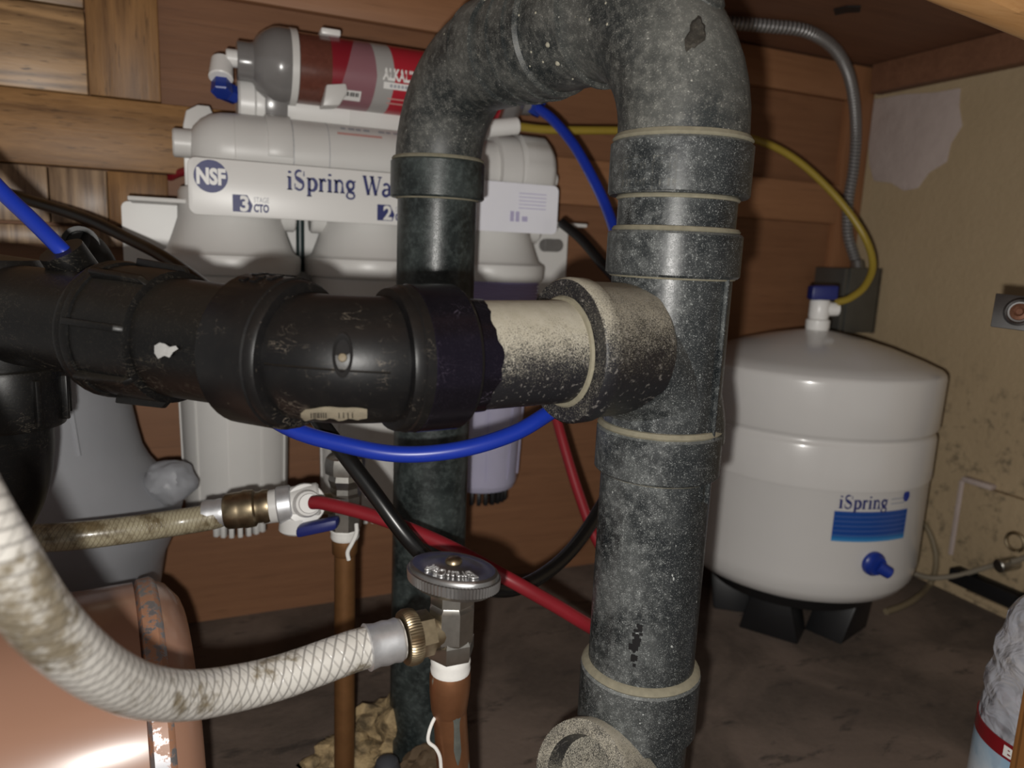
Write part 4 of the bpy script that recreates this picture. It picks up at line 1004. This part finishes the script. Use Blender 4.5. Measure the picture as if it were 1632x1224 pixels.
ro('valve_body', lathe(BM(), Qo, UPV, [(.219, .0105), (.220, .0125), (.246, .0125), (.248, .0108), (.252, .0105), (.258, .0125), (.263, .0115)], 8), 'nickel', angle=20)
ro('handle', lathe(BM(), Qo, UPV, [(.262, .010), (.263, .0140), (.270, .0145), (.275, .0135), (.277, .0105), (.277, 0)], 24, mod=lambda i, a, r: r*(1+.04*math.cos(a*8))), 'nickel')
qd = (P(330, 823, .522)-P(470, 802, .535)).normalized()
qo = V((QX, QY, .238)); wt = P(474, 801, .537)
ro('outlet', rod(qo, wt, .0078), 'brass')
ad = thing('adapter_valve', 'white tee adapter with a blue lever on the rear stop valve', 'valve', wt)
def ao(name, bm, mat, par=None, **k): return obj(name, bm, M[mat], par or ad, **k)
ao('adapter_body', rod(wt-qd*.016, wt+qd*.026, .0125, .0118, 24), 'white')
ao('collar', lathe(BM(), wt, qd, [(.0035, .0125), (.0045, .0135), (.013, .0135), (.014, .0125)], 24), 'alu', label='shiny steel collar')
fd = (P(498, 801, .505)-P(484, 802, .54)).normalized()
fbase = P(484, 803, .540)
ao('tube_port', lathe(BM(), fbase, fd, [(-.006, .0140), (.008, .0148), (.0095, .0140), (.0100, .0098), (.016, .0098), (.018, .0090), (.022, .0086), (.023, .0070), (.0255, .0066), (.0255, 0)], 32), 'bright')
ao('stem_boss', rod(wt-UPV*.008, wt-UPV*.021, .0125, .0135), 'white')
l0_, l1_ = P(474, 846, .525), P(540, 832, .525)
b = soften(box(BM(), (l0_+l1_)/2, (l1_-l0_).length, .012, .0085, ((l1_-l0_).normalized(), V((FW.x, FW.y, 0)).normalized(), UPV)), .003)
ao('lever', b, 'navy', label='dark blue lever')
rh = thing('supply_hose', 'dirty tan braided hose running left from the white adapter', 'hose', P(340, 823, .523))
def rho(name, bm, mat, par=None, **k): return obj(name, bm, M[mat], par or rh, **k)
na, nb = P(430, 806, .531), P(358, 816, .525); nd = (nb-na).normalized(); L_ = (nb-na).length
rho('coupling_nut', lathe(BM(), na, nd, [(0, .0085), (0, .0118), (.004, .0122), (.0065, .0112), (.009, .0112), (.0105, .0132), (.017, .0136), (.019, .0128), (.021, .0130), (L_-.002, .0125), (L_, .0110), (L_, .007)], 24), 'brass')
rho('ferrule', lathe(BM(), nb, nd, [(-.001, .0075), (0, .0098), (.003, .0102), (.006, .0097), (.010, .0102), (.014, .0098), (.014, .008)], 24), 'alu')
pts = [nb, P(335, 824, .522), P(280, 833, .515), P(200, 845, .495), P(120, 854, .48), P(50, 858, .475), P(-40, 858, .475), P(-120, 850, .48)]
rho('hose', sweep(BM(), crv(pts, 10), .0092, 24), 'hose_old')

# ================================================================ peach canister
cc = V((-.022, .487, .104)); cax = V((math.sin(R_(84)), math.cos(R_(84)), 0)); CR = .104
pk = thing('peach_canister', 'peach enamelled metal canister lying on its side at the lower left', 'canister', (cc.x-.14, cc.y, 0))
obj('body', lathe(BM(), cc, -cax, [(.012, CR-.004), (.013, CR), (.26, CR), (.28, CR-.004)], 96), M['peach'], pk)
obj('rim', lathe(BM(), cc, cax, [(-.0125, CR-.003), (-.0105, CR+.0012), (-.003, CR+.0022), (-.001, CR+.0010), (.0005, CR-.001)], 96, caps=False), M['worn_rim'], pk, label='worn metal end rim')
obj('end_cap', lathe(BM(), cc, cax, [(-.002, CR), (.006, CR-.004), (.014, CR-.014), (.016, CR-.020), (.012, CR-.024), (.012, 0)], 96, caps=False), M['peach'], pk)

def lump(c, sx, sy, sz, seed, sub=4, amp=.35):
    b = BM(); bmesh.ops.create_icosphere(b, subdivisions=sub, radius=1)
    for v in b.verts:
        n = v.co.normalized(); k = 1+amp*(mnoise.noise(n*1.6+V((seed, 0, 0)))+.5*mnoise.noise(n*4+V((0, seed, 0)))+.25*mnoise.noise(n*9+V((seed,seed,0))))
        v.co = V((c.x+n.x*k*sx, c.y+n.y*k*sy, max(c.z+n.z*k*sz, .0)))
    return b

# ================================================================ frosted plastic jug
jg = thing('plastic_jug', 'frosted translucent plastic jug behind the black sink trap', 'jug', (-.132, .703, 0))
Jo = V((-.132, .703, 0))
obj('jug_body', lathe(BM(), Jo, UPV, [(.0, .0), (.0, .088), (.006, .096), (.06, .100), (.110, .102), (.150, .108), (.175, .118), (.196, .123), (.210, .120), (.222, .110), (.234, .101), (.246, .095), (.262, .091), (.30, .084), (.335, .077), (.352, .066), (.362, .052), (.364, .0)], 64, caps=False, mod=lambda i, a, r: r*(1+.012*math.sin(a*5+i*.7))), M['frost'], jg)
lg = PY(270, 768, .662)
obj('lug', lump(lg, .021, .020, .019, 2.2, 4, .16), M['frost'], jg)
for k in range(5):
    an = R_(-150+k*24); n = V((math.cos(an), math.sin(an), 0))
    obj('moulded_rib', sweep(BM(), [Jo+n*.091+UPV*.262, Jo+n*.084+UPV*.30, Jo+n*.078+UPV*.333], .0022, 8), M['frost'], jg)
obj('cap', lathe(BM(), Jo, UPV, [(.362, .034), (.363, .036), (.38, .036), (.382, .033), (.382, 0)], 32), M['frost'], jg)

# ================================================================ water bottle at the right
BX, BY = P(1694, 1100, .50).x, P(1694, 1100, .50).y; Bo = V((BX, BY, 0))
bt = thing('water_bottle', 'clear ribbed water bottle with a red banded label in the lower right corner', 'bottle', (BX, BY, 0))
rr2 = .0455
pr_ = [(0, .0), (.002, .036), (.008, .043), (.03, rr2), (.05, rr2-.002), (.058, rr2)]
obj('bottle_body', lathe(BM(), Bo, UPV, [(0, 0), (.001, .036), (.008, .0425), (.02, .0445), (.13, .0445), (.134, .0440), (.140, .0425), (.147, .0445), (.155, .0440), (.160, .0415), (.166, .0405), (.173, .0425), (.180, .0415), (.186, .0385), (.192, .0375), (.198, .0375), (.206, .034), (.216, .027), (.228, .0185), (.236, .0140), (.252, .0135)], 64, caps=False, mod=lambda i, a, r: r*(1+(.014*math.sin(a*9+i*1.3) if 6 < i < 18 else 0))), M['pet'], bt)
obj('bottle_cap', lathe(BM(), Bo, UPV, [(.247, .0150), (.262, .0150), (.264, .0135), (.264, 0)], 32), M['bright'], bt)
BR = rr2
obj('label', lathe(BM(), Bo, UPV, [(.036, BR-.0006), (.036, BR), (.112, BR), (.112, BR-.0006)], 64, caps=False), M['blabel'], bt, label='pale blue mountain picture label')
lbl = bt.children[-1]
obj('red_band', lathe(BM(), Bo, UPV, [(.112, BR-.0006), (.112, BR+.0001), (.1235, BR+.0001), (.1235, BR-.0006)], 64, caps=False), M['bred'], lbl)
ban, bz = PCYL(1603, 1172, BX, BY, BR)
obj('lettering', text_bm('BO', .0095, lambda x, y, z, w: V((BX+(BR+.0004)*math.cos(ban+x*1.5/BR), BY+(BR+.0004)*math.sin(ban+x*1.5/BR),   .1145+y)), offset=.0005), M['bright'], lbl)

# ================================================================ steel bracket, wall fitting, foam, stub
k0 = P(1578, 520, .53); kx = (P(1632, 527, .515)-P(1578, 520, .53)).normalized(); kz = (P(1588, 467, .53)-k0); kz = (kz - kx*kz.dot(kx)).normalized(); kn = kx.cross(kz).normalized()
if kn.dot(CP-k0) < 0: kn = -kn
ktl = P(1587, 467, .532); kc = k0+kz*.0125
kb = thing('hinge_bracket', 'small steel hinge bracket with a screw at the right edge', 'bracket', kc+kx*.05)
obj('plate', soften(prism(BM(), [k0+kz*.0, k0+kx*.085+kz*.0, k0+kx*.085+ktl-k0, ktl], -kn*.0025), .0006), M['galv'], kb)
dc = P(1626, 498, .520)+kn*.001
obj('dimple', lathe(BM(), dc-kn*.002, kn, [(0, .0115), (.003, .0100), (.0042, .0085), (.0030, .0072), (.0025, 0)], 28), M['galv'], kb)
obj('screw', lathe(BM(), dc+kn*.0005, kn, [(0, .0062), (.0018, .0058), (.0026, .0035), (.0012, .0020), (.0012, 0)], 18), M['rust'], kb, label='rusty screw head')
ar0 = k0+kx*.080+kz*.012; ar1 = V((ma.x+.055, ma.y+.003, ar0.z))
obj('arm', soften(box(BM(), (ar0+ar1)/2, (ar1-ar0).length, .003, .018, ((ar1-ar0).normalized(), (ar1-ar0).normalized().cross(UPV), UPV)), .0008), M['galv'], kb)

w0 = PX(1622, 870, XR-.012)
wfit = thing('wall_outlet', 'small dark metal fitting on the right wall plate', 'fitting', w0)
obj('flange', lathe(BM(), w0+V((.010,0,0)), (-1,0,0), [(-.003, .017), (.004, .016), (.006, .012), (.006, .0)], 24), M['brass'], wfit)
obj('ring', sweep(BM(), [w0+V((-.006, math.cos(R_(20*k))*.011, .006+math.sin(R_(20*k))*.011)) for k in range(19)], .0022, 8, caps=False), M['brass'], wfit)
obj('stem', rod(w0+V((.004, 0, -.022)), w0+V((-.022, .006, -.026)), .0085), M['nickel'], wfit)

fm = PZ(648, 1178, 0); fm = V((fm.x, fm.y-.006, .004))
tag(obj('spray_foam', lump(fm, .046, .030, .050, 3.1, amp=.45), M['foam'], None, origin=(fm.x, fm.y, 0)), 'lumpy tan foam mound at the foot of the dark rear upright', 'foam')
f2 = PZ(558, 1215, 0)
tag(obj('spray_foam', lump(V((f2.x, f2.y, .004)), .034, .024, .020, 8.3, amp=.45), M['foam'], None, origin=(f2.x, f2.y, 0)), 'low tan foam patch at the foot of the rear copper riser', 'foam')
f3 = PZ(682, 1245, 0)
tag(obj('spray_foam', lump(V((f3.x, f3.y, .004)), .026, .02, .026, 5.7, amp=.45), plain('dark_foam', (.10,.065,.035), .85, var=.6, scale=90), None, origin=(f3.x, f3.y, 0)), 'dark brown foam lump beside the front copper stub', 'foam')
s0_ = PZ(616, 1272, 0)
st = thing('pipe_stub', 'small dark capped pipe stub between the foam lumps', 'pipe end', (s0_.x, s0_.y, 0))
obj('stub', lathe(BM(), V((s0_.x, s0_.y, 0)), UPV, [(0, .0105), (.026, .0105), (.033, .0085), (.036, .004), (.0365, 0)], 24), plain('blue_grey_rubber', (.05,.052,.06), .5), st)
